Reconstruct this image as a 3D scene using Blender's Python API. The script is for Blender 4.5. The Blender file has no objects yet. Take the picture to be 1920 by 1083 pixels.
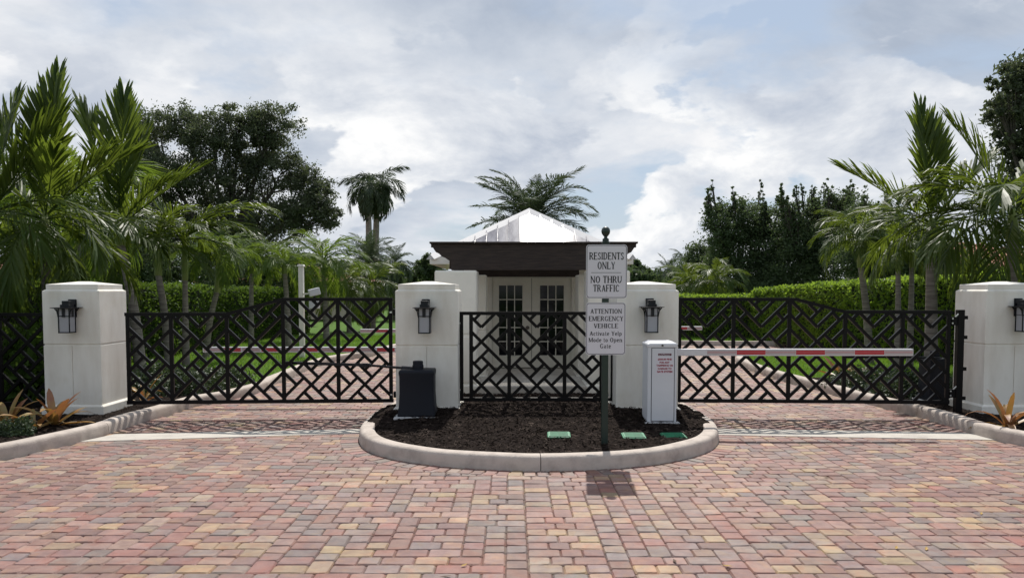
import bpy, bmesh, math, random
import numpy as np
from mathutils import Vector, Matrix, noise as mnoise

R = math.radians
random.seed(7)
rng = np.random.default_rng(7)
S = bpy.context.scene
COL = S.collection

# ------------------------------------------------------------------ camera
F = 1450.0; H = 1.85; CX = 960.0; HY = 542.0
PITCH = R(3.0); CY = HY + F * math.tan(PITCH)
cam = bpy.data.cameras.new('camera'); cam_o = bpy.data.objects.new('camera', cam); COL.objects.link(cam_o)
cam.sensor_fit = 'HORIZONTAL'; cam.sensor_width = 36.0; cam.lens = F / 1920 * 36
cam.shift_y = (CY - 541.5) / 1920
cam.clip_start = 0.1; cam.clip_end = 3000
cam_o.location = (0, 0, H); cam_o.rotation_euler = (R(90) - PITCH, 0, 0)
S.camera = cam_o

# ------------------------------------------------------------------ sky, sun, exposure
SUN_EL = R(53); SUN_AZ = R(5)            # azimuth measured from +Y (ahead) towards +X (right)
W = bpy.data.worlds.new('World'); S.world = W; W.use_nodes = True
nt = W.node_tree; N = nt.nodes; Lk = nt.links; N.clear()
def wn(t, **k):
    n = N.new(t)
    for a, b in k.items(): setattr(n, a, b)
    return n
def wmath(op, a, b=None):
    n = wn('ShaderNodeMath', operation=op)
    for i, v in enumerate((a, b)):
        if v is None: continue
        if isinstance(v, (int, float)): n.inputs[i].default_value = v
        else: Lk.new(v, n.inputs[i])
    return n.outputs[0]
def wramp(fac, stops):
    n = wn('ShaderNodeValToRGB'); cr = n.color_ramp
    while len(cr.elements) < len(stops): cr.elements.new(.5)
    for e, (p, c) in zip(cr.elements, stops): e.position = p; e.color = (*c, 1) if len(c) == 3 else c
    Lk.new(fac, n.inputs[0]); return n.outputs[0]
sky = wn('ShaderNodeTexSky', sky_type='NISHITA', sun_disc=False, sun_elevation=SUN_EL, sun_rotation=SUN_AZ,
         altitude=0, air_density=1.2, dust_density=.5, ozone_density=1.0)
tc = wn('ShaderNodeTexCoord'); sp = wn('ShaderNodeSeparateXYZ'); Lk.new(tc.outputs['Generated'], sp.inputs[0])
zz = wmath('ADD', wmath('MAXIMUM', sp.outputs[2], 0.0), 0.22)
cb = wn('ShaderNodeCombineXYZ'); Lk.new(wmath('DIVIDE', sp.outputs[0], zz), cb.inputs[0]); Lk.new(wmath('DIVIDE', sp.outputs[1], zz), cb.inputs[1])
def wnoise(vec, scale, detail, rough, dist, off):
    mp = wn('ShaderNodeMapping'); mp.inputs['Location'].default_value = off; Lk.new(vec, mp.inputs[0])
    n = wn('ShaderNodeTexNoise'); n.inputs['Scale'].default_value = scale; n.inputs['Detail'].default_value = detail
    n.inputs['Roughness'].default_value = rough; n.inputs['Distortion'].default_value = dist
    Lk.new(mp.outputs[0], n.inputs['Vector']); return n.outputs[0]
cover = wramp(wnoise(cb.outputs[0], 1.15, 10, .56, .25, (0.1, 20.34, 10.14)), [(.40, (0, 0, 0)), (.52, (1, 1, 1))])
shade = wramp(wnoise(cb.outputs[0], 0.9, 9, .6, .3, (9.3, 24.56, 14.42)), [(.34, (4.0, 4.6, 5.6)), (.46, (5.5, 6.0, 6.8)), (.57, (7.1, 7.4, 7.9)), (.68, (8.9, 8.9, 9.0))])
mp2 = wn('ShaderNodeMapping'); mp2.inputs['Scale'].default_value = (1, 1, 2.0); Lk.new(tc.outputs['Generated'], mp2.inputs[0])
puffn = wnoise(mp2.outputs[0], 4.2, 12, .52, .1, (1.95, 9.04, 18.09))
puff = wmath('MULTIPLY', wramp(puffn, [(.475, (0, 0, 0)), (.50, (.9, .9, .9)), (.53, (1, 1, 1))]), wramp(sp.outputs[2], [(.0, (1, 1, 1)), (.2, (1, 1, 1)), (.36, (0, 0, 0))]))
puffcol = wramp(wnoise(mp2.outputs[0], 5.5, 11, .6, .2, (1.95, 9.07, 18.44)), [(.36, (4.9, 5.4, 6.3)), (.50, (7.0, 7.3, 7.8)), (.62, (9.4, 9.4, 9.4))])
dim = wn('ShaderNodeMix', data_type='RGBA'); dim.inputs[0].default_value = .75
Lk.new(sky.outputs[0], dim.inputs[6]); dim.inputs[7].default_value = (4.5, 5.3, 6.6, 1)
m1 = wn('ShaderNodeMix', data_type='RGBA'); Lk.new(cover, m1.inputs[0]); Lk.new(dim.outputs[2], m1.inputs[6]); Lk.new(shade, m1.inputs[7])
m2 = wn('ShaderNodeMix', data_type='RGBA'); Lk.new(puff, m2.inputs[0]); Lk.new(m1.outputs[2], m2.inputs[6]); Lk.new(puffcol, m2.inputs[7])
bg = wn('ShaderNodeBackground'); bg.inputs[1].default_value = 0.08; Lk.new(m2.outputs[2], bg.inputs[0])
wo = wn('ShaderNodeOutputWorld'); Lk.new(bg.outputs[0], wo.inputs[0])

sl = bpy.data.lights.new('sun', 'SUN'); sl.energy = 4.0; sl.angle = R(0.6); sl.color = (1.0, .95, .88)
so = bpy.data.objects.new('sun', sl); COL.objects.link(so)
sd = Vector((math.sin(SUN_AZ) * math.cos(SUN_EL), math.cos(SUN_AZ) * math.cos(SUN_EL), math.sin(SUN_EL)))
so.rotation_euler = (-sd).to_track_quat('-Z', 'Y').to_euler(); so.location = (0, 0, 30)
vs = S.view_settings; vs.view_transform = 'Standard'; vs.look = 'None'; vs.gamma = 1; vs.use_curve_mapping = False; vs.exposure = 0.42
S.cycles.max_bounces = 7; S.cycles.transparent_max_bounces = 6

# ------------------------------------------------------------------ picture point -> world
def P(px, py, Y):
    a = (px - CX) / F; b = (CY - py) / F
    dy = math.cos(PITCH) + b * math.sin(PITCH); dz = -math.sin(PITCH) + b * math.cos(PITCH)
    return Vector((a / dy * Y, Y, H + dz / dy * Y))
def G(px, py, z=0.0):
    b = (CY - py) / F
    dy = math.cos(PITCH) + b * math.sin(PITCH); dz = -math.sin(PITCH) + b * math.cos(PITCH)
    return P(px, py, (z - H) * dy / dz)

# ------------------------------------------------------------------ materials
def M(name, col, rough=.6, metal=0., var=.0, vscale=8., col2=None, bump=0., bscale=60., spec=.5, src=None, detail=5., stretch=None, trans=0., tcol=None, vlo=.35, vhi=.65, coat=0., macro=None, flash=False):
    m = bpy.data.materials.new(name); m.use_nodes = True
    t = m.node_tree; n = t.nodes; l = t.links
    p = n['Principled BSDF']; p.inputs['Roughness'].default_value = rough; p.inputs['Metallic'].default_value = metal
    p.inputs['Specular IOR Level'].default_value = spec
    if coat: p.inputs['Coat Weight'].default_value = coat
    base = None
    if src == 'attr':
        a = n.new('ShaderNodeAttribute'); a.attribute_name = 'Col'; base = a.outputs['Color']
    elif src == 'obj':
        a = n.new('ShaderNodeObjectInfo'); base = a.outputs['Color']
    tcn = n.new('ShaderNodeTexCoord'); vec = tcn.outputs['Object']
    if src in ('attr', 'obj'):
        g = n.new('ShaderNodeNewGeometry'); vec = g.outputs['Position']
    if stretch:
        mp = n.new('ShaderNodeMapping'); mp.inputs['Scale'].default_value = stretch; l.new(vec, mp.inputs[0]); vec = mp.outputs[0]
    if var or col2:
        nz = n.new('ShaderNodeTexNoise'); nz.inputs['Scale'].default_value = vscale; nz.inputs['Detail'].default_value = detail; nz.inputs['Roughness'].default_value = .6
        l.new(vec, nz.inputs['Vector'])
        mr = n.new('ShaderNodeMapRange'); mr.inputs[1].default_value = vlo; mr.inputs[2].default_value = vhi; l.new(nz.outputs[0], mr.inputs[0])
        mx = n.new('ShaderNodeMix'); mx.data_type = 'RGBA'; l.new(mr.outputs[0], mx.inputs[0])
        if base is not None:
            mx.blend_type = 'MULTIPLY'; mx.inputs[7].default_value = (*[1 - var] * 3, 1) if col2 is None else (*col2, 1)
            l.new(base, mx.inputs[6])
        else:
            mx.inputs[6].default_value = (*col, 1)
            mx.inputs[7].default_value = (*(col2 or [c * (1 - var) for c in col]), 1)
        base = mx.outputs[2]
    if flash and base is not None:
        g3 = n.new('ShaderNodeNewGeometry'); n3 = n.new('ShaderNodeTexNoise'); n3.inputs['Scale'].default_value = 5.5; n3.inputs['Detail'].default_value = 5; n3.inputs['Roughness'].default_value = .55; n3.inputs['Distortion'].default_value = .4
        l.new(g3.outputs['Position'], n3.inputs['Vector']); r3 = n.new('ShaderNodeValToRGB'); cr = r3.color_ramp
        while len(cr.elements) < 4: cr.elements.new(.5)
        for e_, (p_, c_) in zip(cr.elements, ((.36, (1.0, .86, .80)), (.46, (.97, .97, .97)), (.54, (.88, .95, 1.0)), (.66, (1.0, 1.0, .86)))): e_.position = p_; e_.color = (*c_, 1)
        l.new(n3.outputs[0], r3.inputs[0]); x3 = n.new('ShaderNodeMix'); x3.data_type = 'RGBA'; x3.blend_type = 'MULTIPLY'; x3.inputs[0].default_value = 1.0
        l.new(base, x3.inputs[6]); l.new(r3.outputs[0], x3.inputs[7]); base = x3.outputs[2]
    if macro and base is not None:
        sc_, lo_, col_ = macro
        g2 = n.new('ShaderNodeNewGeometry'); n2 = n.new('ShaderNodeTexNoise'); n2.inputs['Scale'].default_value = sc_; n2.inputs['Detail'].default_value = 6; n2.inputs['Roughness'].default_value = .65
        l.new(g2.outputs['Position'], n2.inputs['Vector']); r2 = n.new('ShaderNodeMapRange'); r2.inputs[1].default_value = lo_; r2.inputs[2].default_value = lo_ + .22; l.new(n2.outputs[0], r2.inputs[0])
        x2 = n.new('ShaderNodeMix'); x2.data_type = 'RGBA'; x2.blend_type = 'MULTIPLY'; l.new(r2.outputs[0], x2.inputs[0]); l.new(base, x2.inputs[6]); x2.inputs[7].default_value = (*col_, 1); base = x2.outputs[2]
    if base is not None: l.new(base, p.inputs['Base Color'])
    else: p.inputs['Base Color'].default_value = (*col, 1)
    if bump:
        bn = n.new('ShaderNodeTexNoise'); bn.inputs['Scale'].default_value = bscale; bn.inputs['Detail'].default_value = 4; l.new(vec, bn.inputs['Vector'])
        bp = n.new('ShaderNodeBump'); bp.inputs['Strength'].default_value = bump; bp.inputs['Distance'].default_value = .01
        l.new(bn.outputs[0], bp.inputs['Height']); l.new(bp.outputs[0], p.inputs['Normal'])
    if trans:
        tr = n.new('ShaderNodeBsdfTranslucent'); tr.inputs[0].default_value = (*(tcol or col), 1)
        ms = n.new('ShaderNodeMixShader'); ms.inputs[0].default_value = trans
        l.new(p.outputs[0], ms.inputs[1]); l.new(tr.outputs[0], ms.inputs[2]); l.new(ms.outputs[0], n['Material Output'].inputs[0])
    return m
MT = {}
MT['stucco'] = M('white_stucco', (.75, .725, .66), .88, col2=(.66, .625, .555), vscale=3.2, stretch=(1.6, 1.6, .45), vlo=.42, vhi=.72, bump=.35, bscale=110, macro=(1.4, .52, (.90, .875, .83)))
MT['stucco2'] = M('cream_stucco', (.76, .735, .66), .85, var=.08, vscale=2.5, bump=.2, bscale=140)
MT['concrete'] = M('kerb_concrete', (.48, .42, .37), .9, spec=.25, col2=(.34, .295, .26), vscale=6, bump=.5, bscale=70, vlo=.45, vhi=.72, macro=(1.1, .56, (.62, .60, .58)))
MT['ribbon'] = M('ribbon_concrete', (.47, .44, .39), .9, spec=.25, col2=(.36, .33, .30), vscale=4., bump=.2, bscale=90, vlo=.45, vhi=.75)
MT['pad'] = M('pad_concrete', (.50, .50, .50), .85, var=.25, vscale=6, bump=.3, bscale=80)
MT['gate'] = M('dark_bronze_paint', (.0045, .0036, .0042), .4, var=.3, vscale=5, spec=.17)
MT['black'] = M('black_paint', (.008, .009, .013), .45, var=.2, vscale=8, spec=.3)
MT['plastic'] = M('black_plastic', (.007, .009, .015), .55, bump=.1, bscale=200, spec=.22)
MT['green_post'] = M('dark_green_paint', (.008, .022, .017), .4)
MT['white_metal'] = M('white_powder_coat', (.60, .615, .65), .38, var=.05, vscale=3)
MT['alu'] = M('arm_aluminium', (.58, .58, .60), .45, metal=.2)
MT['red_tape'] = M('red_reflective_tape', (.40, .015, .025), .4)
MT['tape_line'] = M('tape_line_pink', (.50, .13, .15), .4)
MT['white_tape'] = M('white_reflective_tape', (.42, .36, .36), .4)
MT['sign'] = M('sign_white', (.61, .60, .645), .5, spec=.3)
MT['ink'] = M('sign_black', (.02, .02, .025), .5)
MT['red_ink'] = M('sign_red', (.26, .012, .035), .5)
MT['maroon'] = M('logo_maroon', (.10, .015, .025), .5)
MT['wood'] = M('brown_stained_wood', (.042, .028, .023), .6, spec=.3, col2=(.018, .012, .011), vscale=3, stretch=(1.5, 8, 14), bump=.4, bscale=30)
MT['roof'] = M('galvalume_roof', (.30, .295, .32), .09, metal=0., spec=.07, col2=(.17, .165, .19), vscale=2.2, stretch=(5, 1, 1), vlo=.4, vhi=.65)
MT['cap_metal'] = M('ridge_cap_metal', (.48, .475, .49), .5)
MT['trim'] = M('white_trim', (.72, .70, .64), .6, var=.05)
MT['door'] = M('door_paint', (.70, .68, .61), .5, var=.04)
MT['glass'] = M('dark_glass', (.004, .005, .009), .08, spec=.22)
MT['frost'] = M('frosted_glass', (.50, .51, .54), .5, trans=.4, tcol=(.55, .55, .57))
MT['brass'] = M('door_metal', (.10, .09, .08), .35, metal=1.)
MT['steel'] = M('bright_bolt', (.6, .6, .6), .35, metal=1.)
MT['lid'] = M('green_valve_lid', (.015, .22, .10), .5, var=.35, vscale=25)
MT['mulch'] = M('dark_mulch', (.008, .006, .005), 1.0, spec=.05, col2=(.02, .014, .011), vscale=25, bump=1., bscale=60)
MT['chip'] = M('mulch_chip', (.018, .012, .010), .95, spec=.1, col2=(.12, .09, .072), vscale=9, vlo=.5, vhi=.8)
MT['soil'] = M('soil', (.05, .045, .03), .95, var=.5, vscale=2)
MT['lawn'] = M('lawn_turf', (.075, .15, .02), .9, spec=.1, col2=(.05, .10, .016), vscale=3, bump=.6, bscale=120)
MT['blade'] = M('grass_blade', (.10, .20, .024), .6, spec=.25, col2=(.07, .15, .02), vscale=2, trans=.38, tcol=(.22, .38, .035))
MT['sand'] = M('joint_sand', (.20, .157, .125), .95, var=.4, vscale=12)
BR_VAR = dict(flash=True, rough=.62, var=.30, macro=(.7, .46, (.82, .80, .79)), col2=(.78, .72, .74), vscale=9, bump=.45, bscale=160, spec=.4, detail=7, vlo=.4, vhi=.62)
MT['brick_one'] = M('clay_paver', (.3, .2, .2), src='obj', **BR_VAR)
MT['brick_all'] = M('clay_paver_field', (.3, .2, .2), src='attr', **BR_VAR)
MT['trunk'] = M('palm_trunk', (.26, .24, .21), .9, spec=.2, col2=(.13, .115, .10), vscale=2.5, stretch=(1, 1, 11), bump=.6, bscale=8)
MT['shaft'] = M('palm_crownshaft', (.13, .19, .04), .5, spec=.3, col2=(.20, .23, .07), vscale=3)
MT['frond'] = M('palm_frond', (.029, .062, .011), .45, spec=.22, col2=(.058, .085, .015), vscale=1.1, trans=.36, tcol=(.17, .23, .024))
MT['frond_dark'] = M('palm_frond_blue_green', (.045, .066, .042), .65, spec=.18, col2=(.06, .08, .048), vscale=1, trans=.28, tcol=(.08, .115, .045))
MT['frond_lush'] = M('palm_frond_lush', (.042, .088, .012), .55, spec=.2, col2=(.075, .115, .017), vscale=1.2, trans=.38, tcol=(.20, .29, .03))
MT['leaf_dark'] = M('oak_leaf', (.045, .06, .036), .6, spec=.28, col2=(.07, .085, .048), vscale=.9, trans=.35, tcol=(.12, .15, .065))  # leaf colour lifted to paint in the veil over distant trees
MT['leaf_mid'] = M('tree_leaf', (.045, .07, .035), .6, spec=.25, col2=(.07, .10, .045), vscale=.8, trans=.34, tcol=(.12, .17, .06))  # brightened too, haze veil put into the leaf colour
MT['leaf_far'] = M('far_leaf', (.04, .07, .035), .6, col2=(.07, .10, .05), vscale=.6, trans=.2, tcol=(.1, .15, .05))
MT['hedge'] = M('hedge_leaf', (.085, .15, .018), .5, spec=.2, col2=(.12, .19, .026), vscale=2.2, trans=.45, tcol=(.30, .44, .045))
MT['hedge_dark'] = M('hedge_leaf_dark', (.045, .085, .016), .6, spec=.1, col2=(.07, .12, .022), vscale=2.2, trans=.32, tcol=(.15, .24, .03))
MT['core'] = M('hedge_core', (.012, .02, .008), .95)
MT['bark'] = M('tree_bark', (.07, .06, .05), .9, var=.4, vscale=5, bump=.6, bscale=20)
MT['brom'] = M('bromeliad_leaf', (.30, .145, .045), .45, col2=(.20, .17, .05), vscale=6, trans=.22, tcol=(.42, .21, .05))
MT['brom_red'] = M('bromeliad_leaf_red', (.22, .075, .05), .45, col2=(.30, .18, .06), vscale=6, trans=.22, tcol=(.40, .16, .05))
MT['shrub'] = M('shrub_leaf', (.02, .036, .016), .6, col2=(.05, .08, .03), vscale=5, trans=.15, tcol=(.08, .12, .03))
MT['tile'] = M('terracotta_roof', (.36, .15, .10), .8, var=.3, vscale=6)
MT['housewall'] = M('house_stucco', (.52, .46, .36), .85, var=.1, vscale=1)
MT['dry'] = M('dry_leaf', (.42, .26, .06), .7, var=.4, vscale=30)
MT['dry2'] = M('brown_leaf', (.10, .06, .035), .8, var=.4, vscale=30)
MT['grey'] = M('device_grey', (.5, .52, .54), .5)

# ------------------------------------------------------------------ mesh helpers
class MB:
    def __init__(s): s.v = []; s.f = []; s.mi = []; s.cur = 0
    def add(s, vs_, fs):
        o = len(s.v); s.v += [tuple(v) for v in vs_]; s.f += [tuple(o + i for i in f) for f in fs]; s.mi += [s.cur] * len(fs); return s
    def hexa(s, v): return s.add(v, [(0, 3, 2, 1), (4, 5, 6, 7), (0, 1, 5, 4), (1, 2, 6, 5), (2, 3, 7, 6), (3, 0, 4, 7)])
    def box(s, x0, x1, y0, y1, z0, z1):
        return s.hexa([(x0, y0, z0), (x1, y0, z0), (x1, y1, z0), (x0, y1, z0), (x0, y0, z1), (x1, y0, z1), (x1, y1, z1), (x0, y1, z1)])
    def frus(s, a, b):   # two rects (x0,x1,y0,y1,z)
        r = lambda q: [(q[0], q[2], q[4]), (q[1], q[2], q[4]), (q[1], q[3], q[4]), (q[0], q[3], q[4])]
        return s.hexa(r(a) + r(b))
    def bar(s, p, q, w, t, up=(0, 1, 0)):   # box along p->q, width w, thickness t along up
        p = Vector(p); q = Vector(q); d = (q - p).normalized(); u = Vector(up); u = (u - d * u.dot(d)).normalized(); x = d.cross(u)
        a = x * w / 2; b = u * t / 2
        return s.hexa([p - a - b, p + a - b, p + a + b, p - a + b, q - a - b, q + a - b, q + a + b, q - a + b])
    def tube(s, pts, rad, n=8, caps=True):
        pts = [Vector(p) for p in pts]; rad = [rad] * len(pts) if isinstance(rad, (int, float)) else rad
        o = len(s.v); ref = Vector((0.123, .97, .2))
        for i, p in enumerate(pts):
            d = (pts[min(i + 1, len(pts) - 1)] - pts[max(i - 1, 0)]).normalized()
            u = ref - d * ref.dot(d)
            if u.length < .05: u = Vector((1, 0, 0)) - d * d.x
            u.normalize(); w = d.cross(u)
            for k in range(n):
                a = 2 * math.pi * k / n; s.v.append(tuple(p + (u * math.cos(a) + w * math.sin(a)) * rad[i]))
        for i in range(len(pts) - 1):
            for k in range(n):
                a = o + i * n + k; b = o + i * n + (k + 1) % n
                s.f.append((a, b, b + n, a + n)); s.mi.append(s.cur)
        if caps:
            s.f.append(tuple(o + k for k in range(n))[::-1]); s.mi.append(s.cur)
            e = o + (len(pts) - 1) * n; s.f.append(tuple(e + k for k in range(n))); s.mi.append(s.cur)
        return s
    def lathe(s, prof, c, n=16):
        o = len(s.v); c = Vector(c)
        for r_, z in prof:
            for k in range(n):
                a = 2 * math.pi * k / n; s.v.append((c.x + r_ * math.cos(a), c.y + r_ * math.sin(a), c.z + z))
        for i in range(len(prof) - 1):
            for k in range(n):
                a = o + i * n + k; b = o + i * n + (k + 1) % n; s.f.append((a, b, b + n, a + n)); s.mi.append(s.cur)
        s.f.append(tuple(o + k for k in range(n))[::-1]); s.mi.append(s.cur)
        e = o + (len(prof) - 1) * n; s.f.append(tuple(e + k for k in range(n))); s.mi.append(s.cur)
        return s
    def prism(s, poly, y0, y1):      # polygon in xz extruded along y
        n = len(poly)
        return s.add([(x, y0, z) for x, z in poly] + [(x, y1, z) for x, z in poly],
                     [tuple(range(n)), tuple(range(2 * n - 1, n - 1, -1))] + [(i, i + n, (i + 1) % n + n, (i + 1) % n) for i in range(n)])
    def build(s, name, mat, parent=None, bevel=0., smooth=False, seg=2):
        me = bpy.data.meshes.new(name); me.from_pydata(s.v, [], s.f)
        ms = mat if isinstance(mat, (list, tuple)) else [mat]
        for m in ms: me.materials.append(MT[m] if isinstance(m, str) else m)
        if len(ms) > 1: me.polygons.foreach_set('material_index', s.mi)
        bm = bmesh.new(); bm.from_mesh(me)
        bmesh.ops.recalc_face_normals(bm, faces=bm.faces)
        if bevel:
            ed = [e for e in bm.edges if len(e.link_faces) == 2 and e.calc_face_angle(0) > .5]
            bmesh.ops.bevel(bm, geom=ed, offset=bevel, segments=seg, affect='EDGES', profile=.5, clamp_overlap=True)
        bm.to_mesh(me); bm.free()
        if smooth:
            me.shade_smooth()
            try: me.set_sharp_from_angle(angle=R(38))
            except Exception: pass
        return link(name, me, parent)
def link(name, me, parent=None):
    o = bpy.data.objects.new(name, me); COL.objects.link(o)
    if parent is not None: o.parent = parent
    return o
def tag(o, label, cat, group=None, kind=None):
    o['label'] = label; o['category'] = cat
    if group: o['group'] = group
    if kind: o['kind'] = kind
    return o
def struct(o): o['kind'] = 'structure'; return o
def stuff(o): o['kind'] = 'stuff'; return o
def thing(name, label, cat, loc=(0, 0, 0), rz=0., group=None):
    o = bpy.data.objects.new(name, None); COL.objects.link(o); o.location = loc; o.rotation_euler = (0, 0, rz); o.empty_display_size = .1
    return tag(o, label, cat, group)
def fastmesh(name, verts, quads, mat, tris=False):
    me = bpy.data.meshes.new(name); nv = len(verts); k = 3 if tris else 4; nf = len(quads)
    me.vertices.add(nv); me.vertices.foreach_set('co', np.asarray(verts, np.float32).ravel())
    me.loops.add(nf * k); me.loops.foreach_set('vertex_index', np.asarray(quads, np.int32).ravel())
    me.polygons.add(nf); me.polygons.foreach_set('loop_start', np.arange(0, nf * k, k, dtype=np.int32))
    me.polygons.foreach_set('loop_total', np.full(nf, k, np.int32)); me.update(calc_edges=True); me.validate()
    me.materials.append(MT[mat]); return me
def inpoly(x, y, poly):
    x = np.asarray(x); y = np.asarray(y); c = np.zeros(x.shape, bool); n = len(poly); j = n - 1
    for i in range(n):
        xi, yi = poly[i][0], poly[i][1]; xj, yj = poly[j][0], poly[j][1]
        if yi != yj: c ^= ((yi > y) != (yj > y)) & (x < (xj - xi) * (y - yi) / (yj - yi) + xi)
        j = i
    return c
def catmull(pts, closed, step=.12):
    pts = [Vector((p[0], p[1], 0)) for p in pts]; n = len(pts); out = []
    for i in range(n if closed else n - 1):
        g = (lambda k: pts[k % n]) if closed else (lambda k: pts[min(max(k, 0), n - 1)])
        a, b, c, d = g(i - 1), g(i), g(i + 1), g(i + 2); m = max(2, int((c - b).length / step))
        for q in range(m):
            t = q / m
            out.append(.5 * ((2 * b) + (c - a) * t + (2 * a - 5 * b + 4 * c - d) * t * t + (3 * b - a - 3 * c + d) * t ** 3))
    if not closed: out.append(pts[-1])
    return out
def offset(path, d, closed):
    n = len(path); out = []
    for i, p in enumerate(path):
        a = path[(i - 1) % n] if closed else path[max(i - 1, 0)]; b = path[(i + 1) % n] if closed else path[min(i + 1, n - 1)]
        t = (b - a).normalized(); out.append(p + Vector((-t.y, t.x, 0)) * d)
    return out

# ------------------------------------------------------------------ ground plan
gp = lambda *a: [G(px, py) for px, py in a]
isl = gp((738, 768), (703, 788), (679, 811), (673, 828), (688, 845), (730, 859), (800, 871), (880, 878), (960, 882), (1014, 883), (1100, 881),
         (1180, 876), (1258, 866), (1318, 851), (1343, 836), (1347, 820), (1332, 802), (1303, 783), (1280, 768))
isl = isl + [Vector(p + (0,)) for p in ((2.70, 14.), (2.85, 18.), (2.75, 22.), (1.9, 24.), (.4, 24.6), (-1.1, 24.), (-1.95, 22.), (-2.1, 18.), (-2.0, 14.))]
ISL = catmull(isl, True)                                   # counter-clockwise seen from above: inside lies to the left
LK = catmull([(-7.6, 5.6), (-6.3, 7.2)] + [(g.x, g.y) for g in gp((3, 861), (189, 818), (246, 798), (312, 779), (375, 760), (434, 749), (498, 731), (529, 715), (614, 681), (694, 668), (735, 657))] + [(-2.9, 27.), (-1.5, 31.)], False)
RK = catmull([(7.6, 5.6), (6.7, 7.2)] + [(g.x, g.y) for g in gp((1920, 836), (1832, 816), (1759, 792), (1673, 769), (1613, 754), (1557, 738), (1505, 724), (1438, 705), (1394, 688))] + [(5.75, 19.8), (6.5, 21.), (8., 21.8), (10.5, 22.4)], False)
FK = catmull([(11.5, 25.6), (9., 25.4), (6., 25.7), (3., 27.), (.5, 28.6), (-1.5, 31.)], False)
road_poly = [(p.x, p.y) for p in LK] + [(p.x, p.y) for p in reversed(FK)] + [(p.x, p.y) for p in reversed(RK)] + [(14, 3.), (-14, 3.)]
road_poly = [(-14, 3.), (-14, 5.6)] + [(p.x, p.y) for p in LK] + [(p.x, p.y) for p in reversed(FK)] + [(p.x, p.y) for p in reversed(RK)] + [(14, 5.6), (14, 3.)]
isl_poly = [(p.x, p.y) for p in ISL]
RING = offset(ISL, -.24, True)                              # outer edge of the soldier course
ring_poly = [(p.x, p.y) for p in RING]

# ground to the horizon
g = MB(); g.add([(-900, -300, -.06), (900, -300, -.06), (900, 1500, -.06), (-900, 1500, -.06)], [(0, 1, 2, 3)])
struct(g.build('ground', 'lawn'))

# driveway bed of sand, bricks on it
drv = MB(); drv.add([(-14, 3, -.014), (14, 3, -.014), (14, 34, -.014), (-14, 34, -.014)], [(0, 1, 2, 3)])
drive = struct(drv.build('driveway', 'sand'))

BCOL = [((.245, .140, .128), 28), ((.285, .185, .165), 20), ((.200, .122, .116), 16), ((.225, .175, .168), 13), ((.180, .152, .152), 9),
        ((.37, .27, .175), 7), ((.33, .235, .165), 8), ((.30, .235, .195), 8), ((.255, .122, .105), 5)]
AV = [sum(c[i] * w for c, w in BCOL) / sum(w for _, w in BCOL) for i in range(3)]
BCOL = [(tuple(a + (x - a) * .84 for x, a in zip(c, AV)), w) for c, w in BCOL]
bc_w = [w for _, w in BCOL]
def bcol():
    c = random.choices(BCOL, bc_w)[0][0]; k = random.uniform(.86, 1.14)
    return tuple(min(1, v * k * t_ * random.uniform(.96, 1.04)) for v, t_ in zip(c, (1.02, .95, .855)))
U = .0775
def tile(x0, x1, y0, y1, seed):
    rr = random.Random(seed); nx = int((x1 - x0) / U); ny = int((y1 - y0) / U)
    hgt = [0] * nx; out = []; jr = [-9] * (nx + 2)
    for r_ in range(ny):
        c = 0
        while c < nx:
            if hgt[c] > r_: c += 1; continue
            e = c
            while e < nx and hgt[e] <= r_: e += 1
            Ln = e - c
            while Ln > 0:
                opts = [w for w in (2, 3) if Ln - w != 1 and Ln - w >= 0] or [Ln]
                w = rr.choices(opts, [(1.0 if q == 2 else 1.6) * (.06 if jr[c + q] >= r_ - 1 else 1.) for q in opts])[0]
                d = 2 if w == 3 else rr.choices((2, 3), (8, .9))[0]
                out.append((x0 + c * U, y0 + r_ * U, w * U, d * U))
                for q in range(c, c + w): hgt[q] = r_ + d
                jr[c] = max(jr[c], r_ + d - 1); jr[c + w] = max(jr[c + w], r_ + d - 1)
                c += w; Ln -= w
    return out
def brick_geo(w, d, rr, gap=.002, dz=0.):
    w -= gap; d -= gap; a = w / 2; b = d / 2; j = lambda s_: rr.uniform(-s_, s_)
    out = []
    for sx, sy in ((-1, -1), (1, -1), (1, 1), (-1, 1)):
        ca, cb = rr.uniform(.006, .017), rr.uniform(.006, .017)
        p, q_ = (sx * (a - ca), sy * b), (sx * a, sy * (b - cb))
        out += [p, q_] if sx * sy < 0 else [q_, p]
    out = out[1:] + out[:1] if False else out
    out = [(x + j(.0012), y - abs(j(.002)) * (1 if y > 0 else -1)) for x, y in out]
    c = rr.uniform(.007, .012); n = 8; tz = [j(.0022) + dz for _ in range(4)]; t8 = [tz[i // 2] for i in range(8)]
    v = [(x, y, -.045) for x, y in out] + [(x, y, -.010 + dz) for x, y in out]
    v += [(x * (1 - c / a) + j(.0015), y * (1 - c * 1.1 / b) + j(.0015), t8[i]) for i, (x, y) in enumerate(out)]
    f = [tuple(range(16, 24))] + [(k, (k + 1) % 8, 8 + (k + 1) % 8, 8 + k) for k in range(8)] + [(8 + k, 8 + (k + 1) % 8, 16 + (k + 1) % 8, 16 + k) for k in range(8)]
    return v, f
field = tile(-9.5, 9.5, 4.5, 15.2, 11) + tile(-5.2, -1.6, 15.2, 31, 12) + tile(-1.6, 2.2, 24., 31, 14) + tile(2.2, 11.0, 15.2, 27.5, 13)
cxs = np.array([b[0] + b[2] / 2 for b in field]); cys = np.array([b[1] + b[3] / 2 for b in field])
keep = inpoly(cxs, cys, road_poly) & ~inpoly(cxs, cys, isl_poly)
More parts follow.
